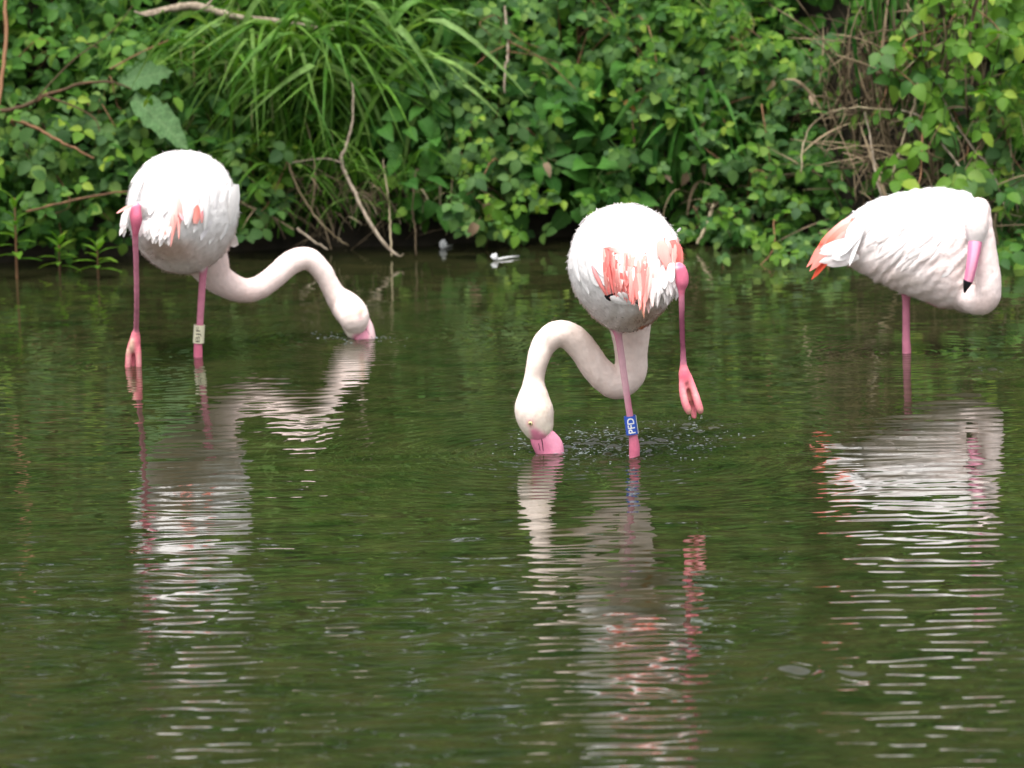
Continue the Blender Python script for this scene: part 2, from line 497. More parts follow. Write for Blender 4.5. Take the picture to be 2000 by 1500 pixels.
def pinnate(Ls, n=3):
    def f(mb):
        add_blade(mb, Ls * 0.5, Ls * 0.19, 0.4, 0.2, 0.2, 1, 0, 6, (0, Ls * 0.55, -0.05 * Ls))
        for i in range(n):
            y = Ls * (0.12 + 0.42 * i / max(n - 1, 1)); a = random.uniform(0.75, 1.1)
            for sg in (-1, 1):
                add_blade(mb, Ls * 0.45, Ls * 0.17, 0.4, 0.2, 0.25, 1, 0, 6, (0, y, -0.02 * Ls), sg * a)
        mb.tube([(0, -0.2 * Ls, 0), (0, 0.2 * Ls, 0), (0, 0.58 * Ls, -0.05 * Ls)], 0.010 * Ls, 3, cap=False)
    return f
def lance(Ls, w=0.26, droop=0.3):
    return lambda mb: add_blade(mb, Ls, Ls * w, 0.42, 0.25, droop, 0, 0, 8, wave=0.02)
def variants(n, make, mat, name):
    return [tmpl(make(), mat, name) for _ in range(n)]
T_BRAMBLE = variants(6, lambda: trifoliate(1.0, random.uniform(0.62, 0.78), random.uniform(0.15, 0.4), random.uniform(0.1, 0.3)), M_BRAMBLE, 'bramble_leaf')
T_GREY = variants(6, lambda: trifoliate(1.0, random.uniform(0.66, 0.84), random.uniform(0.1, 0.35), random.uniform(0.1, 0.3)), M_GREY, 'bramble_leaf')
T_FRESH = variants(5, lambda: trifoliate(1.0, random.uniform(0.6, 0.78), random.uniform(0.15, 0.4), random.uniform(0.1, 0.3)), M_FRESH, 'bramble_leaf')
T_HEART = variants(5, lambda: heart(1.0, random.uniform(0.62, 0.85)), M_HEART, 'heart_leaf')
T_PINN = variants(4, lambda: pinnate(1.0, random.choice([2, 3])), M_FRESH, 'compound_leaf')
T_LANCE = variants(4, lambda: lance(1.0, random.uniform(0.2, 0.28), random.uniform(0.15, 0.5)), M_HEART, 'lance_leaf')
T_WATER = variants(4, lambda: lance(1.0, random.uniform(0.26, 0.34), random.uniform(0.2, 0.6)), M_FRESH, 'lance_leaf')
T_BROWN = variants(4, lambda: heart(1.0, random.uniform(0.4, 0.6)), M_BROWNLEAF, 'withered_leaf')
T_AUT = variants(2, lambda: heart(1.0, 0.45), M_AUTUMN, 'russet_leaf')

def frame(pos, d, nrm, s):
    y = Vector(d).normalized()
    z = Vector(nrm); z = (z - y * z.dot(y)).normalized()
    x = y.cross(z)
    m = Matrix((x, y, z)).transposed() * s
    return Matrix.Translation(pos) @ m.to_4x4()
def rv(s=1.0):
    return Vector((random.gauss(0, s), random.gauss(0, s), random.gauss(0, s)))
def leaf_frame(pos, size, droop=0.6, spread=1.0, face=0.35):
    d = Vector((random.uniform(-1, 1) * spread, random.uniform(-1.0, -0.1), random.uniform(-1.2, 0.5) - droop * 0.3))
    n = Vector((0, -0.75, 0.8)) + rv(face)
    return frame(pos, d, n, size)
def veg(px, py, off):
    """a point `off` metres in front of the bank face that is seen at this pixel"""
    Y = 17.3
    for _ in range(3):
        p = P(px, py, Y)
        Y = bank_y(p.x, p.z) - off
    return P(px, py, Y)

def bramble(label, box, n, size, temps, canes=5, off=(0.05, 0.35), group='bramble bushes on the bank', name='bramble_bush', cat='bramble', cane_mat=None, jit=0.05, extra=None, face=0.35):
    x0, y0, x1, y1 = box
    cx = 0.5 * (x0 + x1)
    base = veg(cx, min(y1, 470), 0.0)
    root = empty(name, (base.x, base.y, max(base.z, 0.02)), label, cat, group)
    curves = []
    for k in range(canes):
        sx = cx + random.uniform(-0.3, 0.3) * (x1 - x0)
        a = veg(sx, y1 + random.uniform(-60, 10), -0.05)
        ex, ey = random.uniform(x0, x1), random.uniform(y0, y1)
        b = veg(ex, ey, random.uniform(*off))
        mid = (a + b) * 0.5 + Vector((random.uniform(-0.1, 0.1), random.uniform(-0.15, 0.05), random.uniform(0.04, 0.25)))
        pts = catmull([a, mid, b, b + Vector((random.uniform(-0.12, 0.12), -0.03, -random.uniform(0.02, 0.10)))], 12)
        curves.append(pts)
        mb = MB()
        mb.tube([Vector(p) for p in pts], list(np.linspace(0.0035, 0.0014, 12)), 5)
        link('stem', mb.mesh('stem', cane_mat or M_CANE), root)
    for i in range(n):
        if random.random() < 0.62 and curves:
            pts = random.choice(curves)
            p = Vector(pts[random.randint(3, 11)]) + rv(jit)
        else:
            p = veg(random.uniform(x0, x1), random.uniform(y0, y1), random.uniform(*off)) + rv(0.01)
        if p.z < 0.03: p.z = 0.03 + random.random() * 0.05
        t = random.choice(temps)
        link('leaf', t, root, leaf_frame(p, size * random.uniform(0.62, 1.25), face=face))
    if extra:
        for (temps2, k, s2) in extra:
            for i in range(k):
                p = veg(random.uniform(x0, x1), random.uniform(y0, y1), off[1] + random.uniform(-0.05, 0.08))
                if p.z < 0.04: p.z = 0.05
                link('leaf', random.choice(temps2), root, leaf_frame(p, s2 * random.uniform(0.7, 1.2)))
    return root

# ------------------------------------------------------------------ undergrowth mass behind the single plants, up the bank and beyond the frame
def make_undergrowth():
    N = 56000
    x = RNG.uniform(-4.6, 4.6, N)
    z = np.where(RNG.random(N) < 0.34, RNG.uniform(0.10, 1.0, N), RNG.uniform(0.9, 7.2, N))
    top = 6.6 + 0.28 * np.sin(x * 1.7 + 0.4) + 0.2 * np.sin(x * 4.1)
    z = np.minimum(z, top + RNG.normal(0, 0.05, N))
    gap = (x > 1.10) & (x < 1.70) & (z > 0.05) & (z < 0.85) & (RNG.random(N) < 0.7)
    z = np.where(gap, z + 1.4, z)
    clump = 0.10 * np.sin(x * 9 + z * 7) + 0.08 * np.sin(x * 17 - z * 13 + 1)
    yb = np.array([bank_y(a, b) for a, b in zip(x, z)])
    y = yb + RNG.uniform(-0.10, 0.24, N) + clump * 0.8
    L = RNG.uniform(0.035, 0.085, N) * np.where(z > 1.05, np.where(z > 2.2, 3.2, 2.0), 1.0)
    d = np.stack([RNG.normal(0, 0.8, N), RNG.uniform(-1, 0.1, N), RNG.uniform(-1.1, 0.4, N)], -1)
    d /= np.linalg.norm(d, axis=1)[:, None]
    nn = np.stack([RNG.normal(0, 0.4, N), -0.7 + RNG.normal(0, 0.35, N), 0.75 + RNG.normal(0, 0.3, N)], -1)
    nn -= d * np.sum(nn * d, 1)[:, None]
    nn /= np.linalg.norm(nn, axis=1)[:, None]
    sx = np.cross(d, nn)
    p = np.stack([x, y, z], -1)
    L = L[:, None]
    wd = L * RNG.uniform(0.28, 0.42, N)[:, None]
    v = np.stack([p, p + d * L * 0.35 + sx * wd + nn * L * 0.08, p + d * L * 0.75 + sx * wd * 0.7 + nn * L * 0.04, p + d * L - nn * L * 0.12,
                  p + d * L * 0.75 - sx * wd * 0.7 + nn * L * 0.04, p + d * L * 0.35 - sx * wd + nn * L * 0.08, p + d * L * 0.45 - nn * L * 0.03], 1)
    f = np.array([(0, 1, 6), (1, 2, 6), (2, 3, 6), (3, 4, 6), (4, 5, 6), (5, 0, 6)])
    faces = (np.arange(N)[:, None, None] * 7 + f[None]).reshape(-1, 3)
    me = bpy.data.meshes.new('undergrowth')
    me.from_pydata(v.reshape(-1, 3).tolist(), [], faces.tolist())
    me.polygons.foreach_set('use_smooth', [True] * len(me.polygons))
    me.materials.append(M_UNDER)
    tag(link('undergrowth', me), label='dense mixed green undergrowth filling the bank behind the brambles', kind='stuff')
make_undergrowth()

# ------------------------------------------------------------------ plants on the bank, left to right
bramble('bramble bush at the upper left corner above the arching brown canes', (-90, -50, 270, 150), 150, 0.052, T_BRAMBLE + T_FRESH[:1], 6, (0.05, 0.4))
bramble('bramble bush at the left edge under the brown canes, with large dull leaves', (-90, 170, 250, 400), 165, 0.060, T_GREY + T_BRAMBLE[:4], 6, (0.1, 0.5), extra=[(T_FRESH, 6, 0.055)])
bramble('low dark bramble trailing to the water beside the young water plants', (-60, 380, 260, 480), 60, 0.045, T_BRAMBLE, 4, (0.02, 0.25))
bramble('leafy nettles on the shaded bank right of the big grey-green leaves', (250, 40, 560, 320), 190, 0.055, T_HEART, 6, (0.0, 0.25), 'nettle patches on the bank', 'nettle_patch', 'nettles', M_GREENSTEM, extra=[(T_GREY, 22, 0.04)])
bramble('small pale bramble growing over the back of the left flamingo', (150, 180, 300, 330), 45, 0.050, T_GREY + T_FRESH[:2], 3, (0.3, 0.5))
bramble('yellowish bramble spray between the left flamingo and the sedge', (440, 270, 580, 420), 55, 0.048, T_GREY + T_FRESH[:2], 4, (0.08, 0.3))
bramble('nettles with long drooping leaves right of the sedge clump', (740, 30, 900, 390), 120, 0.074, T_HEART, 6, (0.08, 0.36), 'nettle patches on the bank', 'nettle_patch', 'nettles', M_GREENSTEM)
bramble('sprawling bramble with rounded grey-green leaves in the middle of the bank', (880, -20, 1080, 300), 125, 0.047, T_GREY, 6, (0.1, 0.42), extra=[(T_FRESH, 9, 0.042)])
bramble('bramble hanging down to the water above the floating white feathers', (895, 270, 1070, 462), 95, 0.045, T_GREY + T_FRESH[:1], 5, (0.1, 0.42), extra=[(T_FRESH, 12, 0.042), (T_BROWN, 3, 0.05)])
bramble('bindweed with large heart-shaped leaves left of the middle flamingo', (1020, 110, 1260, 420), 120, 0.085, T_HEART, 5, (0.05, 0.33), 'bindweed plants on the bank', 'bindweed', 'bindweed', M_GREENSTEM, extra=[(T_FRESH, 14, 0.045), (T_AUT, 1, 0.07)])
bramble('bramble at the top edge above the heart-shaped leaves', (1050, -50, 1290, 150), 105, 0.048, T_BRAMBLE + T_GREY[:3], 5, (0.05, 0.36), extra=[(T_FRESH, 10, 0.042)])
bramble('bramble bush over the right shoulder of the middle flamingo', (1230, 20, 1420, 330), 135, 0.046, T_GREY + T_BRAMBLE[:3], 6, (0.08, 0.38), extra=[(T_FRESH, 10, 0.044), (T_AUT, 1, 0.07)])
bramble('sparse bramble near the water just right of the middle flamingo', (1290, 320, 1450, 480), 48, 0.040, T_BRAMBLE + T_FRESH[:1], 4, (0.0, 0.22), extra=[(T_BROWN, 4, 0.05)])
bramble('bright elder sapling with compound leaves at the top edge', (1360, -50, 1520, 110), 42, 0.105, T_PINN, 3, (0.15, 0.42), 'elder saplings on the bank', 'elder_sapling', 'elder', M_GREENSTEM)
bramble('tall bramble thicket left of the dead reed stems', (1400, 70, 1640, 330), 190, 0.045, T_GREY + T_BRAMBLE[:3], 8, (0.1, 0.45), extra=[(T_FRESH, 8, 0.045), (T_BROWN, 2, 0.045)])
bramble('lower bramble thicket reaching the water left of the coral tail', (1400, 300, 1650, 500), 150, 0.043, T_BRAMBLE + T_GREY[:2], 7, (0.1, 0.45), extra=[(T_FRESH, 16, 0.042)])
bramble('loose bramble spray hanging over the water below the coral tail tip', (1490, 470, 1640, 570), 34, 0.042, T_GREY, 4, (0.45, 0.85), extra=[(T_FRESH, 5, 0.04)])
bramble('bramble with large pale leaves at the upper right corner', (1740, -50, 2060, 110), 75, 0.066, T_FRESH + T_GREY[:2], 5, (0.3, 0.6))
bramble('fresh bramble spray in front of the dead stems right of the thicket', (1730, 110, 1860, 200), 22, 0.055, T_BRAMBLE + T_FRESH[:1], 3, (0.3, 0.55))
bramble('yellow-green bramble spray just above the back of the right flamingo', (1720, 265, 1830, 385), 16, 0.070, T_FRESH, 2, (0.4, 0.65))
bramble('bramble with rounded green leaves over the head of the right flamingo', (1840, 280, 2050, 360), 34, 0.062, T_GREY + T_FRESH[:1], 3, (0.35, 0.6))
bramble('elder sapling with narrow bright leaves at the right edge', (1890, 80, 2060, 300), 48, 0.100, T_PINN, 4, (0.3, 0.6), 'elder saplings on the bank', 'elder_sapling', 'elder', M_GREENSTEM, extra=[(T_FRESH, 12, 0.055)])
bramble('dark bramble at the right edge beside the neck of the right flamingo', (1930, 360, 2060, 565), 64, 0.050, T_BRAMBLE, 4, (0.1, 0.7))

# ------------------------------------------------------------------ blades, stems and twigs
def strip_mesh(pts, wid, mat, name, tw=None):
    """a long folded leaf blade along pts"""
    pts = [Vector(p) for p in pts]
    mb = MB(); vs, fs = [], []
    side0 = tw or Vector((random.uniform(-1, 1), random.uniform(-1, 1), 0.1)).normalized()
    m = len(pts)
    for i, p in enumerate(pts):
        t = (pts[min(i + 1, m - 1)] - pts[max(i - 1, 0)]).normalized()
        s_ = (side0 - t * side0.dot(t)).normalized()
        nrm = t.cross(s_)
        u = i / (m - 1)
        hw = 0.5 * wid * (min(1, 0.5 + 2 * u) if u < 0.25 else 1.0) * (1 - max(0, (u - 0.45) / 0.55) ** 1.6 * 0.96)
        vs += [p + s_ * hw + nrm * hw * 0.35, p, p - s_ * hw + nrm * hw * 0.35]
    for i in range(m - 1):
        a, b = 3 * i, 3 * i + 3
        fs += [(a, b, b + 1, a + 1), (a + 1, b + 1, b + 2, a + 2)]
    mb.add(vs, fs)
    return mb.mesh(name, mat)
def arch(base, ang, reach, height, drop, n=11):
    """an arching blade: up, over and down; ang in the horizontal plane"""
    dx, dy = math.cos(ang), math.sin(ang)
    pts = []
    for i in range(n):
        t = i / (n - 1)
        r = reach * (t ** 1.3)
        z = height * (1 - (1 - min(t / 0.62, 1)) ** 2) - drop * max(0, (t - 0.5) / 0.5) ** 1.7
        pts.append(base + Vector((dx * r, dy * r, z)))
    return pts

def sedge(label, px, py, n, width, span, hgt, mat, off=0.1, group='sedge clumps on the bank', name='sedge_clump', spikes=0, cat='sedge', part='blade', angr=(math.pi, 2 * math.pi), spread=0.10):
    base = veg(px, py, off)
    root = empty(name, base, label, cat, group)
    for i in range(n):
        b = base + Vector((random.gauss(0, spread), random.gauss(0, 0.05), random.uniform(-0.05, 0.08)))
        a = (random.choice([math.pi + 0.35, 2 * math.pi - 0.35]) + random.gauss(0, 0.45)) if random.random() < 0.7 else random.uniform(*angr)
        h = hgt * random.uniform(0.55, 1.15)
        rch = span * random.uniform(0.4, 1.1)
        pts = arch(b, a, rch, h, h * random.uniform(0.1, 0.95))
        link(part, strip_mesh(pts, width * random.uniform(0.6, 1.2), mat, part), root)
    return root
s1 = sedge('large pendulous sedge clump with long arching bright blades', 640, 300, 150, 0.019, 0.62, 0.46, M_SEDGE, 0.12, spread=0.16)
for i in range(26):
    b = Vector(s1.location) + Vector((random.gauss(0.05, 0.2), random.uniform(-0.1, 0.0), random.uniform(0.0, 0.25)))
    a = random.choice([math.pi + 0.4, 2 * math.pi - 0.4]) + random.gauss(0, 0.4)
    h = random.uniform(0.22, 0.42)
    link('blade', strip_mesh(arch(b, a, random.uniform(0.3, 0.7), h, h * random.uniform(0.3, 1.0), 13), random.uniform(0.022, 0.032), M_PALEBLADE, 'blade'), s1)
# long hanging flower spikes of the sedge
for i, (px, py, ln) in enumerate([(440, 10, 90), (462, 5, 110), (375, 90, 80), (405, 85, 75), (350, 70, 60), (500, 60, 90), (560, 110, 70), (438, 115, 60), (528, 180, 60), (488, 190, 65)]):
    a = veg(px - random.uniform(20, 60), py + 60, 0.2); b = veg(px, py, 0.3); c = veg(px + 3, py + ln * 0.4, 0.31); d = veg(px + 5, py + ln, 0.31)
    mb = MB(); mb.tube([Vector(p) for p in catmull([a, b, c, d], 10)], [0.0012] * 4 + [0.0016, 0.0034, 0.0042, 0.0042, 0.0038, 0.0012], 6)
    link('flower_spike', mb.mesh('flower_spike', M_GREENSTEM), s1)
sedge('sedge tuft rising along the top edge right of the fallen branch', 690, 110, 80, 0.015, 0.42, 0.36, M_SEDGE, 0.10, spread=0.13)
sedge('low drooping sedge tuft over the water left of the pale bent twig', 590, 390, 60, 0.012, 0.40, 0.22, M_SEDGE, 0.14, spread=0.14)
sedge('thin green grass tuft beside the big grey-green leaves', 420, 200, 90, 0.008, 0.40, 0.26, M_SEDGE, 0.12, 'sedge clumps on the bank', 'grass_tuft', cat='grass tuft', spread=0.14)
sedge('narrow green sedge tuft drooping to the water behind the arched pink neck', 680, 430, 46, 0.011, 0.30, 0.20, M_SEDGE, 0.16, spread=0.16)
sedge('dry tan grass tuft at the waterline under the sedge', 620, 440, 40, 0.008, 0.22, 0.13, M_DEADBLADE, 0.10, 'dry grass tufts at the waterline', 'dry_grass_tuft', cat='dry grass', spread=0.19)
sedge('dry tan grass tuft at the waterline right of the pale bent twig', 790, 440, 36, 0.008, 0.18, 0.14, M_STRAW, 0.08, 'dry grass tufts at the waterline', 'dry_grass_tuft', cat='dry grass', spread=0.1)
sedge('dry grass tuft near the water behind the raised leg of the middle flamingo', 1385, 450, 30, 0.010, 0.16, 0.15, M_DEADBLADE, 0.08, 'dry grass tufts at the waterline', 'dry_grass_tuft', cat='dry grass', spread=0.08)
sedge('broad dark iris leaves above the back of the middle flamingo', 1370, 380, 26, 0.030, 0.26, 0.34, M_HEART, 0.12, 'iris clumps on the bank', 'iris_clump', cat='iris', spread=0.10)
sedge('upright iris leaves among the dead reed stems', 1745, 240, 22, 0.026, 0.10, 0.48, M_HEART, 0.10, 'iris clumps on the bank', 'iris_clump', cat='iris', spread=0.08)

def reeds(label, box, n, mat, group, lean=0.25, width=0.008, off=(0.1, 0.4)):
    x0, y0, x1, y1 = box
    base = veg(0.5 * (x0 + x1), y1, 0.1)
    root = empty('dead_reed_clump', base, label, 'dead reeds', group)
    for i in range(n):
        ax = random.uniform(x0, x1)
        a = veg(ax, random.uniform(y0 + 0.3 * (y1 - y0), y1), random.uniform(*off))
        L = random.uniform(0.10, 0.42)
        d = Vector((random.gauss(0, lean), random.gauss(-0.1, 0.2), random.uniform(0.5, 1.0))).normalized()
        if random.random() < 0.3: d = Vector((random.uniform(-1, 1), random.uniform(-0.5, 0.2), random.uniform(-0.4, 0.5))).normalized()
        k = Vector((random.gauss(0, 0.2), random.gauss(0, 0.1), random.gauss(-0.15, 0.15)))
        pts = [a + d * L * t + k * L * t * t for t in np.linspace(0, 1, 7)]
        if random.random() < 0.5:
            link('dead_stem', strip_mesh(pts, width * random.uniform(0.7, 1.6), mat, 'dead_stem'), root)
        else:
            mb = MB(); mb.tube(pts, [width * 0.28] * 6 + [0.0008], 5)
            link('dead_stem', mb.mesh('dead_stem', mat), root)
    return root
reeds('tangle of broken dead reed stems right of the bramble thicket', (1600, 40, 1790, 330), 150, M_DEADBLADE, 'clumps of dead reeds')
reeds('upright dead reed stems at the top edge left of the pale leaved bramble', (1680, -80, 1930, 250), 150, M_DEADBLADE, 'clumps of dead reeds', 0.12)
reeds('dead reed stems on the slope above the back of the right flamingo', (1650, 230, 1960, 460), 130, M_DEADBLADE, 'clumps of dead reeds', 0.35)
reeds('pale dead stems standing in shade beside the neck of the right flamingo', (1930, 350, 2040, 520), 40, M_STRAW, 'clumps of dead reeds', 0.3, 0.006)
reeds('short dead stems low on the bank behind the pale bent twig', (520, 370, 830, 490), 28, M_DEADBLADE, 'clumps of dead reeds', 0.5, 0.005, (0.0, 0.25))

def pixtube(pts, mat, rad, off, name, label, cat, sub_=None, group=None, n=7):
    wp = [veg(x, y, off + (o[0] if o else 0)) for (x, y, *o) in pts]
    for p in wp: p.z = max(p.z, -0.02)
    m = max(12, 5 * len(pts))
    c = catmull([tuple(p) for p in wp], m)
    mb = MB(); r = catmull([[q] for q in rad], m)[:, 0] * np.array([random.uniform(0.88, 1.12) for _ in range(m)])
    c = c + RNG.normal(0, 0.0015, c.shape)
    mb.tube([Vector(p) for p in c], list(np.maximum(r, 0.0008)), n)
    me = mb.mesh(name, mat)
    if label is None: return me
    root = empty(name, wp[0], label, cat, group)
    link('stem', me, root)
    for q in (sub_ or []):
        w2 = [veg(x, y, off + 0.01) for (x, y) in q[0]]
        mb = MB(); cc = catmull([tuple(p) for p in w2], 12); mb.tube([Vector(p) for p in cc], list(np.linspace(q[1], q[1] * 0.45, 12)), 6)
        link('side_shoot', mb.mesh('side_shoot', q[2] if len(q) > 2 else mat), root)
    return root
pixtube([(270, 28), (330, 18), (385, 12), (450, 30), (540, 42), (640, 58), (690, 62)], M_BARK, [0.006, 0.012, 0.015, 0.012, 0.010, 0.008, 0.004], 0.34, 'fallen_branch', 'thick grey fallen branch lying along the top of the left bank', 'branch',
        [([(400, 14), (412, 2), (420, -14)], 0.006), ([(330, 18), (290, 30), (262, 22)], 0.006)])
pixtube([(-30, 222), (40, 208), (100, 182), (170, 162), (225, 162), (258, 176)], M_CANE, [0.008, 0.007, 0.006, 0.005, 0.004, 0.002], 0.5, 'bramble_cane', 'reddish brown bramble cane arching across the upper left bank', 'bramble cane',
        [([(60, 205), (140, 120), (215, 65), (260, 10)], 0.003), ([(90, 188), (150, 210), (185, 232), (195, 258)], 0.004), ([(215, 135), (270, 105), (330, 78)], 0.004)], 'dead bramble canes')
pixtube([(20, 232), (60, 245), (110, 272), (150, 292), (185, 310)], M_CANE, [0.006, 0.006, 0.005, 0.004, 0.003], 0.52, 'bramble_cane', 'brown bramble cane sloping down right at the left edge', 'bramble cane', None, 'dead bramble canes')
pixtube([(8, -20), (12, 60), (4, 150), (-8, 240)], M_CANE, [0.006, 0.007, 0.007, 0.007], 0.45, 'bramble_cane', 'upright brown stem along the left edge of the frame', 'bramble cane', None, 'dead bramble canes')
pixtube([(50, 415), (120, 396), (200, 380), (258, 373)], M_CANE, [0.004, 0.004, 0.004, 0.003], 0.45, 'dead_stick', 'thin brown stick leaning behind the raised leg of the left flamingo', 'stick', None, 'sticks leaning on the bank')
pixtube([(688, 150), (690, 230), (676, 285), (667, 315), (690, 370), (720, 430), (752, 478), (778, 500)], M_BARK, [0.003, 0.004, 0.005, 0.006, 0.0065, 0.0065, 0.006, 0.004], 0.42, 'bent_twig', 'pale bent twig hanging down to the water below the sedge', 'twig',
        [([(667, 318), (640, 310), (605, 312), (570, 318)], 0.003), ([(778, 500), (784, 500), (788, 495)], 0.003)])
pixtube([(560, 300), (570, 340), (600, 400), (640, 450), (680, 480)], M_STRAW, [0.003, 0.004, 0.004, 0.003, 0.002], 0.36, 'dead_stick', 'thin straw coloured stem bent down to the water under the sedge', 'stick', None, 'sticks leaning on the bank')
pixtube([(580, 446), (610, 470), (640, 488)], M_BARK, [0.005, 0.004, 0.003], 0.35, 'dead_stick', 'short grey stick slanting into the water behind the arched pink neck', 'stick', None, 'sticks leaning on the bank')
pixtube([(985, 10), (990, 60), (992, 100), (988, 130), (985, 180)], M_BARK, [0.004, 0.005, 0.005, 0.004, 0.003], 0.46, 'bent_twig', 'upright grey twig with orange side shoots in the middle of the bank', 'twig',
        [([(990, 55), (1020, 80), (1060, 95)], 0.002, M_CANE), ([(992, 80), (1060, 115), (1100, 150), (1125, 175)], 0.0025, M_CANE), ([(990, 100), (1050, 110), (1110, 130)], 0.002, M_CANE), ([(985, 90), (955, 105), (925, 130)], 0.002, M_CANE)])
pixtube([(1565, 340), (1568, 290), (1582, 250), (1620, 220), (1680, 210), (1740, 214)], M_STRAW, [0.0025, 0.003, 0.003, 0.003, 0.0025, 0.002], 0.52, 'arched_stem', 'long pale arched grass stem left of the right flamingo', 'stem')
pixtube([(1795, 150), (1790, 190), (1775, 240), (1752, 310), (1740, 360)], M_STRAW, [0.004, 0.005, 0.004, 0.003, 0.003], 0.5, 'dead_stick', 'yellowish dead stem slanting above the back of the right flamingo', 'stick', None, 'sticks leaning on the bank')
pixtube([(1760, 215), (1800, 230), (1830, 270), (1870, 320), (1900, 380)], M_BARK, [0.003, 0.004, 0.004, 0.0035, 0.003], 0.45, 'dead_stick', 'pale twig sloping down behind the head of the right flamingo', 'stick', None, 'sticks leaning on the bank')
pixtube([(1835, 170), (1860, 230), (1900, 290), (1940, 340), (1965, 420)], M_BARK, [0.003, 0.003, 0.003, 0.003, 0.0025], 0.4, 'dead_stick', 'long pale twig slanting down at the right edge', 'stick', None, 'sticks leaning on the bank')
pixtube([(1690, 220), (1703, 290), (1712, 350), (1728, 400)], M_BARK, [0.003, 0.004, 0.004, 0.003], 0.5, 'dead_stick', 'upright pale dead stem just behind the back of the right flamingo', 'stick', None, 'sticks leaning on the bank')
pixtube([(1395, 400), (1380, 440), (1362, 476)], M_STRAW, [0.006, 0.007, 0.004], 0.3, 'dead_stick', 'pale straw stem standing in the water right of the middle flamingo', 'stick', None, 'sticks leaning on the bank')
pixtube([(765, 500), (762, 440), (758, 390), (748, 310)], M_STRAW, [0.0035, 0.0032, 0.0028, 0.002], 0.28, 'dead_stick', 'upright straw stem standing in the water beside the pale bent twig', 'stick', None, 'sticks leaning on the bank')
pixtube([(812, 500), (812, 455), (806, 410), (812, 330)], M_DEADBLADE, [0.0032, 0.003, 0.0028, 0.002], 0.28, 'dead_stick', 'brown straw stem standing in the water left of the round white feather', 'stick', None, 'sticks leaning on the bank')

# two big grey-green leaves
dk = empty('dock_plant', veg(270, 210, 0.1), 'dock plant with two large wavy grey-green leaves above the left flamingo', 'dock')
def dock_leaf(basep, tipp, wid):
    L = (tipp - basep).length
    mb = MB(); add_blade(mb, 1.0, wid / L, 0.45, 0.30, 0.22, 1, 0.05, 16, wave=0.14)
    link('leaf', mb.mesh('leaf', M_DOCK), dk, frame(basep, tipp - basep, Vector((0.1, -0.8, 0.6)), L))
dock_leaf(veg(232, 165, 0.46), veg(334, 128, 0.5), 0.105)
dock_leaf(veg(258, 190, 0.46), veg(364, 272, 0.58), 0.110)
mb = MB(); mb.tube([veg(262, 230, 0.2), veg(245, 205, 0.4), veg(258, 190, 0.46)], 0.004, 6); link('stem', mb.mesh('stem', M_GREENSTEM), dk)
mb = MB(); mb.tube([veg(250, 215, 0.2), veg(222, 185, 0.4), veg(232, 165, 0.46)], 0.004, 6); link('stem', mb.mesh('stem', M_GREENSTEM), dk)

# young plants standing in the shallow water at the left
def water_plant(label, px, py, top, size, n):
    b = Wt(px, py); b.z = -0.05
    s = b.y / FPX
    h = (py - top) * s
    root = empty('water_plant', Wt(px, py), label, 'water plant', 'young leafy plants standing in the shallows')
    lean = random.uniform(-0.02, 0.02)
    mb = MB(); mb.tube([b + Vector((lean * t, 0, (h + 0.05) * t)) for t in np.linspace(0, 1, 6)], list(np.linspace(0.0055, 0.003, 6)), 6)
    link('stem', mb.mesh('stem', M_CANE), root)
    for i in range(n):
        t = 0.25 + 0.75 * i / (n - 1)
        a = i * 2.4 + random.uniform(-0.3, 0.3)
        p = b + Vector((lean * t, 0, 0.05 + h * t * 0.96))
        up = 0.15 + 1.6 * t ** 3
        d = Vector((math.cos(a), math.sin(a), up))
        m = random.choice(T_WATER)
        link('leaf', m, root, frame(p, d, Vector((-math.cos(a) * up, -math.sin(a) * up, 1.0)), size * (1.1 - 0.35 * t) * random.uniform(0.85, 1.15)))
water_plant('tallest young water plant with a reddish stem at the left edge', 33, 545, 385, 0.095, 18)
water_plant('young water plant in the middle of the three, with upright tip leaves', 117, 537, 468, 0.085, 13)
water_plant('bushy young water plant nearest to the raised leg of the left flamingo', 192, 543, 475, 0.092, 14)

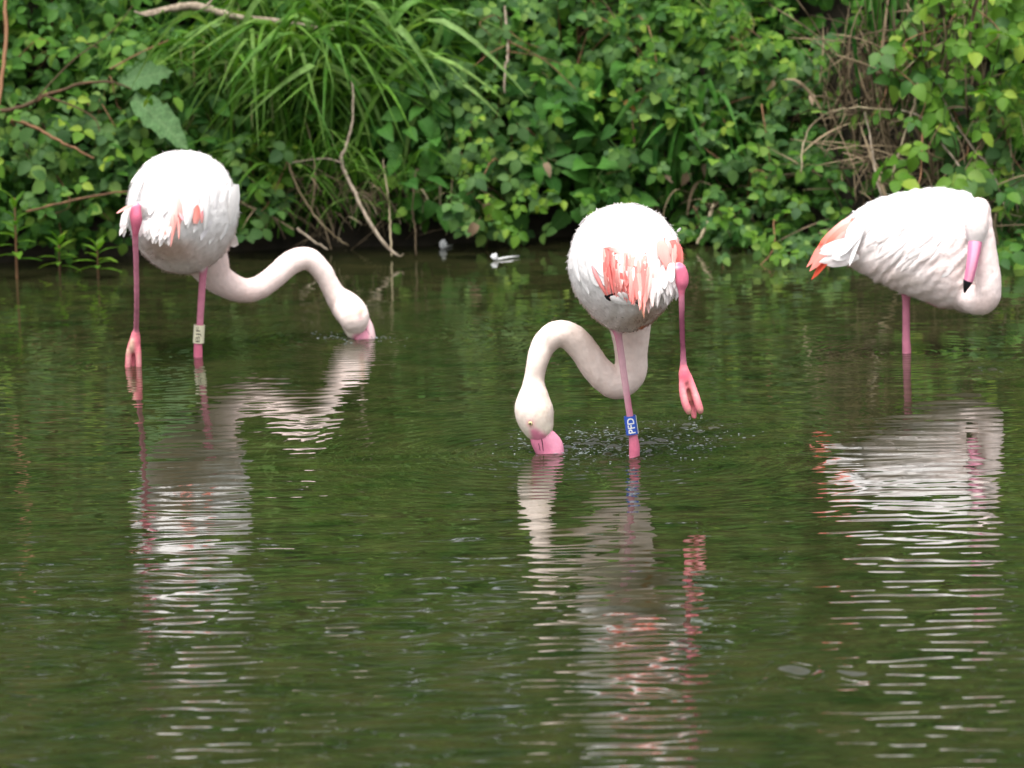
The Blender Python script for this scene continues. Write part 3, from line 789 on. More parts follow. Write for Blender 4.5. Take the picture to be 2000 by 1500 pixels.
# ------------------------------------------------------------------ flamingos
def resample_path(rows, m):
    return catmull(rows, m)
def feather_mesh(base, tip, nrm, wid, c0, c1, name='feather', bend=0.1, sharp=0.6, ragged=0.0, n=7, cedge=None):
    base, tip = Vector(base), Vector(tip)
    L = (tip - base).length
    y = (tip - base) / L
    z = (Vector(nrm) - y * Vector(nrm).dot(y)).normalized()
    x = y.cross(z)
    vs, fs, cs, uv = [], [], [], []
    for i in range(n + 1):
        t = i / n
        s = min(1.0, 0.45 + 1.8 * t) if t < 0.3 else 1.0
        tail = max(0.0, (t - (1 - sharp)) / sharp)
        hw = 0.5 * wid * s * math.sqrt(max(0.0, 1 - tail ** 2.2))
        if i == n: hw = 0.02 * wid
        if ragged: hw *= 1 + random.uniform(-ragged, ragged)
        c = base + y * (L * t) + z * (bend * L * (4 * t * (1 - t)))
        for k, sg in enumerate((-1, -0.5, 0, 0.5, 1)):
            vs.append(c + x * (hw * sg) - z * (abs(sg) ** 2 * 0.22 * hw))
            cc = [c0[j] * (1 - t) + c1[j] * t for j in range(3)]
            if cedge and abs(sg) == 1: cc = [0.5 * cc[j] + 0.5 * cedge[j] for j in range(3)]
            cs.append(cc); uv.append((k / 4, t))
    for i in range(n):
        for k in range(4):
            a = i * 5 + k
            fs.append((a, a + 1, a + 6, a + 5))
    me = bpy.data.meshes.new(name)
    me.from_pydata([tuple(v) for v in vs], [], fs)
    at = me.color_attributes.new('Col', 'FLOAT_COLOR', 'POINT')
    at.data.foreach_set('color', np.array([(*c, 1) for c in cs], dtype=np.float32).ravel())
    ul = me.uv_layers.new(name='UVMap')
    li = np.zeros(len(me.loops), dtype=np.int32); me.loops.foreach_get('vertex_index', li)
    ul.data.foreach_set('uv', np.array(uv, dtype=np.float32)[li].ravel())
    me.polygons.foreach_set('use_smooth', [True] * len(me.polygons))
    me.materials.append(M_FEATHER)
    return me
WHITE = (0.86, 0.832, 0.822)
BLUSH = (0.84, 0.74, 0.72)
CORAL = (0.78, 0.18, 0.14)
ROSE = (0.82, 0.36, 0.32)
PALEROSE = (0.84, 0.58, 0.54)
CORAL2 = (0.80, 0.20, 0.18)
BLACK = (0.012, 0.012, 0.014)
LEGPINK = (0.56, 0.20, 0.28)

class Flamingo:
    def __init__(s, label, leg):
        s.D = leg.y
        s.s = s.D / FPX
        s.root = empty('flamingo', (leg.x, leg.y, 0), label, 'flamingo', 'flamingos wading in the pond')
        s.parts = []       # (label, centers Kx3, radii K) used to find which region a vertex belongs to
        s.mb = MB()
        s.fold = 0.0010; s.grain = 0.15
    def pt(s, px, py, d=0.0):
        return P(px, py, s.D + d)
    def loft(s, secs, kind, m=44, n=36, power=2.15, pinch=0.0):
        """secs: (centre, half axis a, half axis b) as vectors"""
        rows = [[*c, *a, *b] for (c, a, b) in secs]
        q = catmull(rows, m)
        vs, fs = [], []
        for r in q:
            c, a, b = Vector(r[0:3]), Vector(r[3:6]), Vector(r[6:9])
            for k in range(n):
                t = 2 * math.pi * k / n
                ct, st = math.cos(t), math.sin(t)
                vs.append(c + a * (math.copysign(abs(ct) ** (2 / power), ct) * (1 - pinch * max(0.0, -st) ** 1.3)) + b * (math.copysign(abs(st) ** (2 / power), st)))
        for i in range(m - 1):
            for k in range(n):
                x, y = i * n + k, i * n + (k + 1) % n
                fs.append((x, y, y + n, x + n))
        vs.append(Vector(q[0][0:3])); e0 = len(vs) - 1
        vs.append(Vector(q[-1][0:3])); e1 = len(vs) - 1
        for k in range(n):
            fs.append((e0, (k + 1) % n, k)); fs.append((e1, (m - 1) * n + k, (m - 1) * n + (k + 1) % n))
        s.mb.add(vs, fs)
        s.parts.append((kind, q[:, 0:3], 0.5 * (np.linalg.norm(q[:, 3:6], axis=1) + np.linalg.norm(q[:, 6:9], axis=1))))
    def tube(s, rows, kind, m=60, n=16, flat=1.0):
        """rows: (px, py, depth offset, radius px)"""
        w_ = [[*s.pt(r[0], r[1], r[2]), r[3] * s.s] for r in rows]
        q = catmull(w_, m)
        q[:, 3] = np.maximum(q[:, 3], 0.002)
        s.mb.tube([Vector(r[:3]) for r in q], list(q[:, 3]), n)
        s.parts.append((kind, q[:, :3], q[:, 3]))
        return q
    def build(s, colour, voxel=0.0036):
        me = s.mb.mesh('raw', None)
        o = bpy.data.objects.new('raw', me); COL.objects.link(o)
        md = o.modifiers.new('r', 'REMESH'); md.mode = 'VOXEL'; md.voxel_size = voxel; md.use_smooth_shade = True
        sm = o.modifiers.new('s', 'SMOOTH'); sm.factor = 0.5; sm.iterations = 5
        dg = bpy.context.evaluated_depsgraph_get(); dg.update()
        out = bpy.data.meshes.new_from_object(o.evaluated_get(dg))
        bpy.data.objects.remove(o, do_unlink=True); bpy.data.meshes.remove(me)
        nv = len(out.vertices)
        co = np.zeros(nv * 3, dtype=np.float32); out.vertices.foreach_get('co', co); co = co.reshape(-1, 3)
        best = np.full(nv, 1e9); lab = np.zeros(nv, dtype=int); par = np.zeros(nv)
        for i, (k, c, r) in enumerate(s.parts):
            for j in range(len(c)):
                d = np.linalg.norm(co - c[j], axis=1) / r[j]
                m_ = d < best
                best[m_] = d[m_]; lab[m_] = i; par[m_] = j / (len(c) - 1)
        kinds = [p[0] for p in s.parts]
        kv = np.array(kinds, dtype=object)[lab]
        col = colour(co, kv, par)
        # smooth the colour borders a little along the mesh
        px, py = to_px(co)
        no = np.zeros(nv * 3, dtype=np.float32); out.vertices.foreach_get('normal', no); no = no.reshape(-1, 3)
        fr = np.random.default_rng(len(kinds))
        fold = np.zeros(nv)
        for _ in range(16):
            th = fr.normal(s.grain, 0.35); lam = fr.uniform(16, 46)
            fold += np.sin((px * math.cos(th) + py * math.sin(th)) * 2 * math.pi / lam + co[:, 1] * fr.uniform(-40, 40) + fr.uniform(0, 6.28) + 1.2 * np.sin(py / fr.uniform(18, 40) + fr.uniform(0, 6.28)))
        fold = fold / 4.0 * ((kv == 'torso') * s.fold + (kv == 'neck') * (par < 0.8) * 0.0005)
        co = co + no * fold[:, None]
        out.vertices.foreach_set('co', co.astype(np.float32).ravel())
        out.update()
        ne = len(out.edges); ed = np.zeros(ne * 2, dtype=np.int32); out.edges.foreach_get('vertices', ed); ed = ed.reshape(-1, 2)
        for _ in range(5):
            acc = col.copy(); cnt = np.ones(nv)
            np.add.at(acc, ed[:, 0], col[ed[:, 1]]); np.add.at(acc, ed[:, 1], col[ed[:, 0]])
            np.add.at(cnt, ed[:, 0], 1); np.add.at(cnt, ed[:, 1], 1)
            col = acc / cnt[:, None]
        at = out.color_attributes.new('Col', 'FLOAT_COLOR', 'POINT')
        at.data.foreach_set('color', np.concatenate([col, np.ones((nv, 1))], 1).astype(np.float32).ravel())
        out.polygons.foreach_set('use_smooth', np.ones(len(out.polygons), dtype=bool))
        out.materials.clear(); out.materials.append(M_PLUME)
        out.name = 'body'
        s.body = link('body', out, s.root)
        s.co, s.kv, s.lab, s.par, s.col = co, kv, lab, par, col
        no = np.zeros(nv * 3, dtype=np.float32); out.vertices.foreach_get('normal', no); s.no = no.reshape(-1, 3)
        s.bvh = BVHTree.FromPolygons([tuple(v) for v in co], [tuple(p.vertices) for p in out.polygons])
        return out
    def hit(s, px, py, lift=0.0, fall=None):
        d = ray(px, py).normalized()
        loc, nr, i, dist = s.bvh.ray_cast(CAM_P, d)
        if loc is None:
            return (fall if fall is not None else s.pt(px, py, -0.1)), Vector((0, -1, 0.2))
        return loc + nr * lift - d * lift, nr
    def feather(s, b, t, wpx, c0, c1, name='feather', lift=0.007, tiplift=0.006, tipd=None, **kw):
        pb, nb = s.hit(*b, lift)
        d = ray(*t).normalized()
        loc, nt_, i, dist = s.bvh.ray_cast(CAM_P, d)
        if loc is None or tipd is not None:
            pt_ = P(t[0], t[1], pb.y + (tipd if tipd is not None else -0.01)); nt_ = nb
        else:
            pt_ = loc - d * (tiplift + lift)
        if (pt_ - pb).length > 0.35 or abs(pt_.y - pb.y) > 0.2:
            pt_ = P(t[0], t[1], pb.y - 0.01)
        nrm = (nb + nt_ + Vector((0, -0.6, 0.1)))
        me = feather_mesh(pb, pt_, nrm, wpx * s.s, c0, c1, name, **kw)
        return link(name, me, s.root)
    def contour(s, tail, down, count, L=0.060, Wd=0.040, region=None, lift=0.0012, tilt=-0.165, skip=(), bend=0.045):
        """small overlapping body feathers lying on the plumage"""
        ids = [i for i in range(len(s.kv)) if s.kv[i] == 'torso' and (region is None or region(s.co[i]))]
        random.shuffle(ids)
        qx, qy = to_px(s.co)
        chosen = []
        mind = 0.022
        tmp = [feather_mesh((0, 0, 0), (0, 1, 0), (0, 0, 1), Wd / L, WHITE, WHITE, 'contour_feather', bend=bend, sharp=0.7, n=6),
               feather_mesh((0, 0, 0), (0, 1, 0), (0, 0, 1), Wd / L * 1.15, WHITE, (0.85, 0.81, 0.80), 'contour_feather', bend=bend, sharp=0.7, n=6),
               feather_mesh((0, 0, 0), (0, 1, 0), (0, 0, 1), Wd / L * 0.9, WHITE, BLUSH, 'contour_feather', bend=bend, sharp=0.7, n=6)]
        for i in ids:
            p = s.co[i]
            if s.no[i][2] < 0.05: continue
            if any(((qx[i] - a_) / c_) ** 2 + ((qy[i] - b_) / d_) ** 2 < 1 for (a_, b_, c_, d_) in skip): continue
            if any(abs(p[0] - q[0]) < mind and (p[0] - q[0]) ** 2 + (p[1] - q[1]) ** 2 + (p[2] - q[2]) ** 2 < mind * mind for q in chosen): continue
            chosen.append(p)
            nr = Vector(s.no[i])
            t = tail + down * (0.3 + 0.7 * max(0.0, nr.dot(tail)))
            t = (t - nr * t.dot(nr))
            if t.length < 1e-3: continue
            t = (t.normalized() + nr * tilt + rv(0.035)).normalized()
            sc = L * random.uniform(0.8, 1.2)
            link('contour_feather', random.choices(tmp, [5, 4, 1])[0], s.root, frame(Vector(p) + nr * lift, t, nr, sc))
            if len(chosen) >= count: break
    def down_barbs(s, tail, down, n=26000):
        """fine loose barbs over body and neck that give the plumage its soft outline"""
        rng = np.random.default_rng(5)
        ids = np.flatnonzero((s.kv == 'torso') | ((s.kv == 'neck') & (s.par < 0.90)))
        ids = rng.choice(ids, min(n, len(ids) * 2))
        p, nr = s.co[ids].astype(float), s.no[ids].astype(float)
        d = np.tile(np.array(tail), (len(ids), 1)) + np.array(down) * (0.3 + 0.7 * np.clip(nr @ np.array(tail), 0, 1))[:, None]
        isn = s.kv[ids] == 'neck'
        for i, (k, c, r) in enumerate(s.parts):
            if k != 'neck': continue
            tg = -np.gradient(c, axis=0)
            m = isn & (s.lab[ids] == i)
            j = np.clip((s.par[ids][m] * (len(c) - 1)).astype(int), 0, len(c) - 1)
            d[m] = tg[j]
        d -= nr * np.sum(d * nr, 1)[:, None]
        d /= np.linalg.norm(d, axis=1)[:, None] + 1e-6
        d = d + rng.normal(0, 0.22, d.shape) + nr * np.where(isn, 0.05, 0.06)[:, None]
        d /= np.linalg.norm(d, axis=1)[:, None]
        sx = np.cross(d, nr)
        L = (rng.uniform(0.006, 0.014, len(ids)) * np.where(isn, 0.7, 1.3))[:, None]
        wd = L * rng.uniform(0.05, 0.12, len(ids))[:, None]
        q = p + nr * 0.0003 + rng.normal(0, 0.0012, p.shape)
        v = np.stack([q - sx * wd, q + sx * wd, q + d * L], 1).reshape(-1, 3)
        me = bpy.data.meshes.new('down_barbs')
        me.from_pydata(v.tolist(), [], np.arange(len(v)).reshape(-1, 3).tolist())
        at = me.color_attributes.new('Col', 'FLOAT_COLOR', 'POINT')
        c = np.repeat(np.clip(s.col[ids] * rng.uniform(0.96, 1.03, (len(ids), 1)), 0, 0.9), 3, 0)
        at.data.foreach_set('color', np.concatenate([c, np.ones((len(c), 1))], 1).astype(np.float32).ravel())
        me.polygons.foreach_set('use_smooth', [True] * len(me.polygons))
        me.normals_split_custom_set_from_vertices(np.repeat(nr, 3, 0).tolist())
        me.materials.append(M_PLUME)
        tag(link('down_barbs', me, s.root), kind='stuff')

def to_px(co):
    m = np.array(CAM_M)                     # columns are the camera axes
    q = (co - np.array(CAM_P)) @ m
    return 1000 + q[:, 0] / -q[:, 2] * FPX, 750 - q[:, 1] / -q[:, 2] * FPX
def col_fn(neckc0, neckc1, headc, belly_z, blush=0.4, marks=(), face=None, bellyc=(0.80, 0.66, 0.62)):
    def f(co, kv, par):
        n = len(co)
        col = np.tile(np.array(WHITE), (n, 1))
        noise = 0.5 + 0.5 * np.sin(co[:, 0] * 31 + 2 * np.sin(co[:, 2] * 23)) * np.sin(co[:, 2] * 37 + co[:, 1] * 19)
        k = kv == 'torso'
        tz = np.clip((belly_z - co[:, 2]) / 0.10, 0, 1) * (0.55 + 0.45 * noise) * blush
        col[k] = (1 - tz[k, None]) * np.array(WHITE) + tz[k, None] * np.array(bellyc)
        k = kv == 'neck'
        a = par[k, None]
        c = np.array(neckc0) * (1 - a) + np.array(neckc1) * a
        col[k] = c
        h = np.clip((par - 0.80) / 0.1, 0, 1)
        col[k] = col[k] * (1 - h[k, None]) + np.array(headc) * h[k, None]
        k = kv == 'leg'
        col[k] = np.array(LEGPINK) * (0.88 + 0.16 * noise[k, None] + 0.10 * np.sin(co[k, 2:3] * 420 + 3 * np.sin(co[k, 2:3] * 90)))
        k = kv == 'thigh'
        col[k] = (0.82, 0.70, 0.69)
        k = kv == 'hock'
        col[k] = (0.58, 0.14, 0.22)
        k = kv == 'foot'
        col[k] = (0.68, 0.19, 0.23)
        k = kv == 'sole'
        col[k] = (0.55, 0.36, 0.27)
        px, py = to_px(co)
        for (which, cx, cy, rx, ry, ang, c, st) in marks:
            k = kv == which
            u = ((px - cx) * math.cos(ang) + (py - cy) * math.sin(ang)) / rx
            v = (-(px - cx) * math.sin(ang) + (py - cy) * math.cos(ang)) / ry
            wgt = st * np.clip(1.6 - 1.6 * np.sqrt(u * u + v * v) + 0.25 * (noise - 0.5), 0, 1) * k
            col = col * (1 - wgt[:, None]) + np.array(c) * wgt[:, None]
        if face:
            k = (kv == 'neck') & (par > 0.85) & face[0](px, py)
            col[k] = face[1]
        return col
    return f

def ring(f, cpx, cpy, d, wpx, hpx, axis_top, mat_ring, mat_txt, text, seam=None, facing=0.0, bold=0.022, arc=68):
    """leg ring with lettering that runs up the leg"""
    s = f.s
    c = f.pt(cpx, cpy, d)
    t = f.pt(*axis_top)
    zax = (t - c).normalized()
    yax = Vector((0, -1, 0)); yax = (yax - zax * yax.dot(zax)).normalized()   # towards the camera
    xax = yax.cross(zax)                                                       # screen right is -xax or +xax
    if xax.dot(CX) < 0: xax = -xax
    r = 0.5 * wpx * s; h = hpx * s
    def pos(ang, z, rr):
        return c + (xax * math.sin(ang) + yax * math.cos(ang)) * rr + zax * z
    mb = MB(); n = 40; vs, fs = [], []
    prof = [(r - 0.0022, -h / 2), (r, -h / 2), (r, h / 2), (r - 0.0022, h / 2)]
    for k in range(n):
        a = 2 * math.pi * k / n
        for (rr, z) in prof: vs.append(pos(a, z, rr))
    for k in range(n):
        for j in range(4):
            a, b = k * 4 + j, k * 4 + (j + 1) % 4
            c2, d2 = ((k + 1) % n) * 4 + (j + 1) % 4, ((k + 1) % n) * 4 + j
            fs.append((a, b, c2, d2))
    mb.add(vs, fs)
    me = mb.mesh('leg_ring', mat_ring, smooth=False)
    ro = link('leg_ring', me, f.root)
    cu = bpy.data.curves.new('lettering', 'FONT'); cu.body = text; cu.size = 1.0; cu.align_x = 'CENTER'; cu.offset = bold; cu.resolution_u = 3
    to = bpy.data.objects.new('lettering', cu); COL.objects.link(to)
    dg = bpy.context.evaluated_depsgraph_get(); dg.update()
    tm = bpy.data.meshes.new_from_object(to.evaluated_get(dg))
    bpy.data.objects.remove(to, do_unlink=True)
    bm = bmesh.new(); bm.from_mesh(tm); bpy.data.meshes.remove(tm)
    bmesh.ops.triangulate(bm, faces=bm.faces[:])
    bmesh.ops.subdivide_edges(bm, edges=bm.edges[:], cuts=2, use_grid_fill=True)
    xs = [v.co.x for v in bm.verts]; ys = [v.co.y for v in bm.verts]
    x0, x1, y0, y1 = min(xs), max(xs), min(ys), max(ys)
    src = [(v.co.x, v.co.y) for v in bm.verts]
    tri = [[v.index for v in fc.verts] for fc in bm.faces]
    bm.free()
    mb = MB()
    for off in (0.0, -R(118), R(122)):
        vs = []
        for (x, y) in src:
            u = (x - x0) / (x1 - x0) - 0.5            # along the word -> up the leg
            v = (y - y0) / (y1 - y0) - 0.5            # letter height -> letter tops to the left
            vs.append(pos(facing + off - v * R(arc), u * h * 0.84, r + 0.0006))
        mb.add(vs, tri)
    lm = mb.mesh('lettering', mat_txt, smooth=False)
    lo = link('lettering', lm, None); lo.parent = ro
    if seam:
        mb = MB(); vs = []
        for z in (-h / 2, h / 2):
            for a in (seam - R(9), seam, seam + R(9)): vs.append(pos(a, z, r + 0.0009))
        mb.add(vs, [(0, 1, 4, 3), (1, 2, 5, 4)])
        so = link('seam', mb.mesh('seam', mat_txt, smooth=False), None); so.parent = ro
M_BLUE = plain_mat('blue_ring', (0.035, 0.10, 0.48), 0.35)
M_WHITEINK = plain_mat('white_ink', (0.80, 0.80, 0.80), 0.5)
M_CREAM = plain_mat('cream_ring', (0.72, 0.68, 0.48), 0.4)
M_BLACKINK = plain_mat('black_ink', (0.09, 0.08, 0.06), 0.5)
M_EYE = plain_mat('eye_yellow', (0.60, 0.50, 0.26), 0.25, 0.4)
M_PUPIL = plain_mat('eye_pupil', (0.01, 0.01, 0.01), 0.1, 0.6)
M_GAPE = plain_mat('gape', (0.05, 0.02, 0.03), 0.6)

def bill_mesh(f, rows, colour, n=20, flat=0.62, m=26):
    """rows: px, py, depth, half width px (in the picture plane); colour(t, side) -> rgb; side -1..1 across"""
    q = catmull([[*f.pt(r[0], r[1], r[2]), r[3] * f.s] for r in rows], m)
    mb = MB(); vs, fs, cs = [], [], []
    for i, r in enumerate(q):
        p = Vector(r[:3])
        t = Vector(q[min(i + 1, m - 1)][:3]) - Vector(q[max(i - 1, 0)][:3])
        t.normalize()
        back = Vector((0, 1, 0)); back = (back - t * back.dot(t)).normalized()
        sx = t.cross(back).normalized()
        if sx.dot(CX) < 0: sx = -sx
        for k in range(n):
            a = 2 * math.pi * k / n
            groove = 1.0
            vs.append(p + sx * (math.cos(a) * r[3]) + back * (math.sin(a) * r[3] * flat))
            cs.append(colour(i / (m - 1), math.cos(a)))
    for i in range(m - 1):
        for k in range(n):
            a, b = i * n + k, i * n + (k + 1) % n
            fs.append((a, b, b + n, a + n))
    fs.append(tuple(range(n))[::-1]); fs.append(tuple(range((m - 1) * n, m * n)))
    mb.add(vs, fs); mb.c = cs
    return mb.mesh('bill', M_SKIN)
def eye(f, px, py, rpx, mother):
    p, nr = f.hit(px, py)
    bm = bmesh.new(); bmesh.ops.create_uvsphere(bm, u_segments=14, v_segments=8, radius=1.0)
    me = bpy.data.meshes.new('eye'); bm.to_mesh(me); bm.free()
    me.materials.append(M_EYE); me.polygons.foreach_set('use_smooth', [True] * len(me.polygons))
    e = link('eye', me, f.root, frame(p, nr.orthogonal(), nr, 1.0) @ Matrix.Diagonal((rpx * f.s, rpx * f.s, rpx * f.s * 0.5, 1)))
    bm = bmesh.new(); bmesh.ops.create_uvsphere(bm, u_segments=10, v_segments=6, radius=0.48)
    me = bpy.data.meshes.new('pupil'); bm.to_mesh(me); bm.free()
    me.materials.append(M_PUPIL)
    o = bpy.data.objects.new('pupil', me); COL.objects.link(o); o.parent = e; o.location = (0, 0, 0.72)

def gape(f, pts, wid=0.0012):
    mb = MB()
    ps = []
    for (x, y) in pts:
        d = ray(x, y).normalized()
        loc, nr, i, dist = f.billbvh.ray_cast(CAM_P, d)
        ps.append((loc if loc else f.pt(x, y)) - d * 0.0003)
    mb.tube([Vector(p) for p in catmull([tuple(p) for p in ps], 10)], list(np.linspace(wid, wid * 0.6, 10)), 5)
    link('gape', mb.mesh('gape', M_GAPE), f.root)
def attach_bill(f, me, label=None):
    o = link('bill', me, f.root)
    f.billbvh = BVHTree.FromPolygons([tuple(v.co) for v in me.vertices], [tuple(p.vertices) for p in me.polygons])
    return o

def lateral(f, rows):
    return [(f.pt(cx, cy, d), CX * (hw * f.s), CY * (hh * f.s)) for (d, cx, cy, hw, hh) in rows]

# ---- left flamingo ----
f1 = Flamingo('left flamingo with a cream leg ring, neck stretched out to the right', LEG1)
f1.loft(lateral(f1, [(-.31, 300, 432, 8, 8), (-.29, 303, 428, 34, 34), (-.23, 316, 420, 66, 68), (-.13, 340, 414, 90, 100), (-.02, 354, 415, 107, 119),
                     (.09, 360, 416, 107, 118), (.19, 370, 440, 90, 96), (.26, 388, 475, 60, 62), (.30, 398, 500, 20, 20)]), 'torso', pinch=0.14)
bd = BILL1.y - f1.D
n1 = [(392, 480, .18, 50), (408, 515, .20, 42), (428, 545, .22, 31), (468, 566, .25, 25.5), (503, 563, .27, 24), (538, 539, .29, 23.5), (570, 512, .31, 24), (602, 506, .32, 23),
      (629, 530, .33, 20.5), (648, 564, .34, 20.5), (660, 582, .35, 25), (675, 598, .36, 31), (689, 614, bd - .01, 31.5), (693, 629, bd - .005, 29.5), (693, 643, bd, 24), (692, 655, bd, 16), (692, 662, bd, 8)]
f1.tube(n1, 'neck', 110, 22)
f1.tube([(398, 470, 0.02, 30), (398, 505, 0.01, 16), (397, 528, 0.0, 8.5), (393, 590, 0, 7.2), (390, 640, 0, 7.2), (387, 668, 0, 8.5), (387, 697, 0, 9), (386, 760, 0, 9)], 'leg', 60, 14)
dl = FOOT1.y - f1.D
f1.tube([(290, 420, -.22, 26), (272, 408, -.32, 13), (265, 402, -.36, 9)], 'thigh', 16, 14)
f1.tube([(266, 402, -.36, 9), (265, 418, -.37, 12), (266, 430, -.37, 12), (265, 446, -.365, 8.5), (264, 458, -.36, 6.2)], 'hock', 18, 14)
f1.tube([(264, 455, -.36, 6.4), (266, 520, -.31, 5.6), (267, 590, -.25, 5.4), (266, 640, dl-.01, 5.7), (265, 654, dl, 8)], 'leg', 50, 14)
f1.tube([(265, 648, dl, 8), (264, 664, dl, 11), (262, 680, dl, 12)], 'foot', 14, 14)
f1.tube([(258, 668, dl, 7), (252, 690, dl - .008, 6.5), (250, 715, dl - .006, 6), (250, 740, dl, 5)], 'foot', 18, 12)
f1.tube([(262, 670, dl+.004, 6), (260, 694, dl + .014, 5), (260, 720, dl + .014, 4.5), (260, 742, dl+.01, 4)], 'foot', 18, 12)
f1.tube([(267, 668, dl, 7), (270, 690, dl - .008, 6.5), (271, 715, dl - .006, 6), (271, 740, dl, 5)], 'foot', 18, 12)
f1.tube([(258, 664, dl - .014, 4.5), (257, 678, dl - .016, 5), (259, 688, dl - .012, 3)], 'sole', 8, 10)
f1.tube([(250, 684, dl - .012, 4), (250, 692, dl - .012, 4.5), (250, 698, dl - .010, 3)], 'sole', 8, 10)
f1.tube([(271, 690, dl - .012, 3.5), (271, 698, dl - .012, 3.8), (271, 704, dl - .010, 2.5)], 'sole', 8, 10)
f1.build(col_fn((0.82, 0.65, 0.61), (0.84, 0.72, 0.67), (0.83, 0.74, 0.61), f1.pt(350, 430).z, 0.8,
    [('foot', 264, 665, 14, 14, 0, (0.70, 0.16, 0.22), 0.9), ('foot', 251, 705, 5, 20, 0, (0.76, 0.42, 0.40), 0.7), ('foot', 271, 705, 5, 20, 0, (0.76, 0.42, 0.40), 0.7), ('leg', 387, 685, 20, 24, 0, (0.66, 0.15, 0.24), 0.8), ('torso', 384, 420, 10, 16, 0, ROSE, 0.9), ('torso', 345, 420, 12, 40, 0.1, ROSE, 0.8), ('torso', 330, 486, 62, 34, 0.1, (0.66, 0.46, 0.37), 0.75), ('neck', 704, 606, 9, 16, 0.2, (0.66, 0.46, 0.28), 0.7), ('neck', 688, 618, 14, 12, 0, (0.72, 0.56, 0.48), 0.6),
     ('neck', 703, 618, 7, 9, 0, (0.74, 0.34, 0.36), 0.8), ('neck', 490, 580, 60, 16, 0, (0.78, 0.58, 0.53), 0.6)],
    (lambda x, y: (x > 688) & (y > 657 - 1.75 * (x - 688)) & (y > 612), (0.74, 0.32, 0.40))))
def bcol1(t, sd_):
    if sd_ > 0.42: return (0.80, 0.55, 0.56)
    return (0.74, 0.30, 0.40) if sd_ > -0.7 else (0.72, 0.22, 0.30)
attach_bill(f1, bill_mesh(f1, [(708, 616, bd - .01, 8), (710, 628, bd - .008, 15), (711, 642, bd - .006, 20), (711.5, 660, bd - .004, 22.5), (711, 680, bd, 20), (704, 700, bd, 14), (690, 716, bd, 5)], bcol1))
gape(f1, [(708, 632), (716, 645), (727, 660)])
tail1, down = Vector((-0.45, -1, 0.0)).normalized(), Vector((0, 0, -1))
f1.down_barbs(tail1, down)
f1.contour(tail1, down, 60, skip=[(381, 408, 26, 40), (345, 410, 18, 45)])
for (b, t, w_, c0, c1, td) in [
    ((455, 380), (430, 470), 26, WHITE, WHITE, None), ((440, 370), (408, 478), 28, WHITE, WHITE, None), ((420, 365), (392, 470), 28, WHITE, (0.86, 0.82, 0.84), None),
    ((405, 372), (378, 455), 26, WHITE, WHITE, None), ((462, 360), (450, 440), 22, WHITE, WHITE, None), ((385, 350), (362, 440), 30, WHITE, WHITE, None),
    ((379, 436), (386, 400), 19, ROSE, CORAL, None), ((391, 434), (394, 404), 9, ROSE, (0.78, 0.3, 0.36), None), ((372, 395), (366, 446), 14, WHITE, WHITE, None), ((394, 395), (386, 442), 7, WHITE, WHITE, None), ((402, 390), (399, 450), 14, WHITE, WHITE, None),
    ((345, 385), (352, 438), 15, PALEROSE, ROSE, None), ((342, 400), (335, 470), 13, PALEROSE, ROSE, -0.03), ((338, 420), (333, 483), 6, ROSE, ROSE, -0.03),
    ((345, 425), (349, 468), 6, ROSE, ROSE, -0.03), ((330, 432), (321, 458), 10, PALEROSE, ROSE, -0.03), ((348, 415), (357, 430), 8, ROSE, (0.80, 0.30, 0.38), -0.02),
    ((262, 402), (227, 417), 8, ROSE, ROSE, -0.02), ((340, 330), (318, 420), 30, WHITE, WHITE, None), ((310, 340), (292, 420), 30, WHITE, WHITE, None),
    ((282, 345), (258, 400), 24, WHITE, WHITE, None)]:
    f1.feather(b, t, w_, c0, c1, 'wing_feather', tipd=td, bend=0.05, sharp=0.85, n=9)
for i in range(64):      # loose undertail plumes
    a = random.uniform(0, 1)
    bx, by = 281 + 50 * a, 425 + 18 * random.random() + 8 * a
    t = (bx + random.uniform(-24, 2) * (1 - 0.7 * a) + 5 * a, by + random.uniform(20, 36))
    f1.feather((bx, by), t, random.uniform(7, 12), WHITE, (0.86, 0.80, 0.78), 'undertail_plume', tipd=random.uniform(-0.03, 0.0), bend=0.12, ragged=0.25, sharp=0.7)
for i in range(12):
    by = random.uniform(405, 440)
    f1.feather((253, by), (236 + random.uniform(-3, 10), by + random.uniform(15, 34)), 13, WHITE, (0.84, 0.78, 0.76), 'undertail_plume', tipd=0.0, bend=0.1, ragged=0.25, sharp=0.7)
ring(f1, 388.5, 652, 0, 22, 36, (391.5, 600, 0), M_CREAM, M_BLACKINK, 'BJF', bold=-0.004, arc=56)

# ---- middle flamingo ----
f2 = Flamingo('middle flamingo with a blue leg ring, dripping raised foot and coral wing feathers', LEG2)
f2.loft(lateral(f2, [(-.31, 1256, 560, 8, 8), (-.29, 1254, 556, 34, 34), (-.23, 1246, 545, 68, 70), (-.13, 1232, 529, 95, 104), (-.02, 1223, 524, 111, 124),
                     (.09, 1220, 526, 109, 122), (.19, 1222, 552, 92, 98), (.25, 1228, 590, 62, 62), (.29, 1232, 615, 20, 20)]), 'torso', pinch=0.26)
b2 = BILL2.y - f2.D
n2 = [(1228, 590, .17, 52), (1231, 635, .18, 42), (1233, 690, .18, 33), (1230, 728, .18, 33), (1204, 750, .17, 31.5), (1170, 726, .16, 30), (1143, 688, .15, 29), (1119, 661, .14, 28.5),
      (1090, 652, .13, 27), (1064, 671, .13, 25), (1050, 705, .12, 22), (1043, 742, .12, 21), (1042, 770, b2 + .0, 30), (1042, 792, b2, 38), (1045, 812, b2, 38.5), (1051, 830, b2, 34), (1060, 846, b2, 26), (1068, 856, b2, 14)]
f2.tube(n2, 'neck', 120, 22)
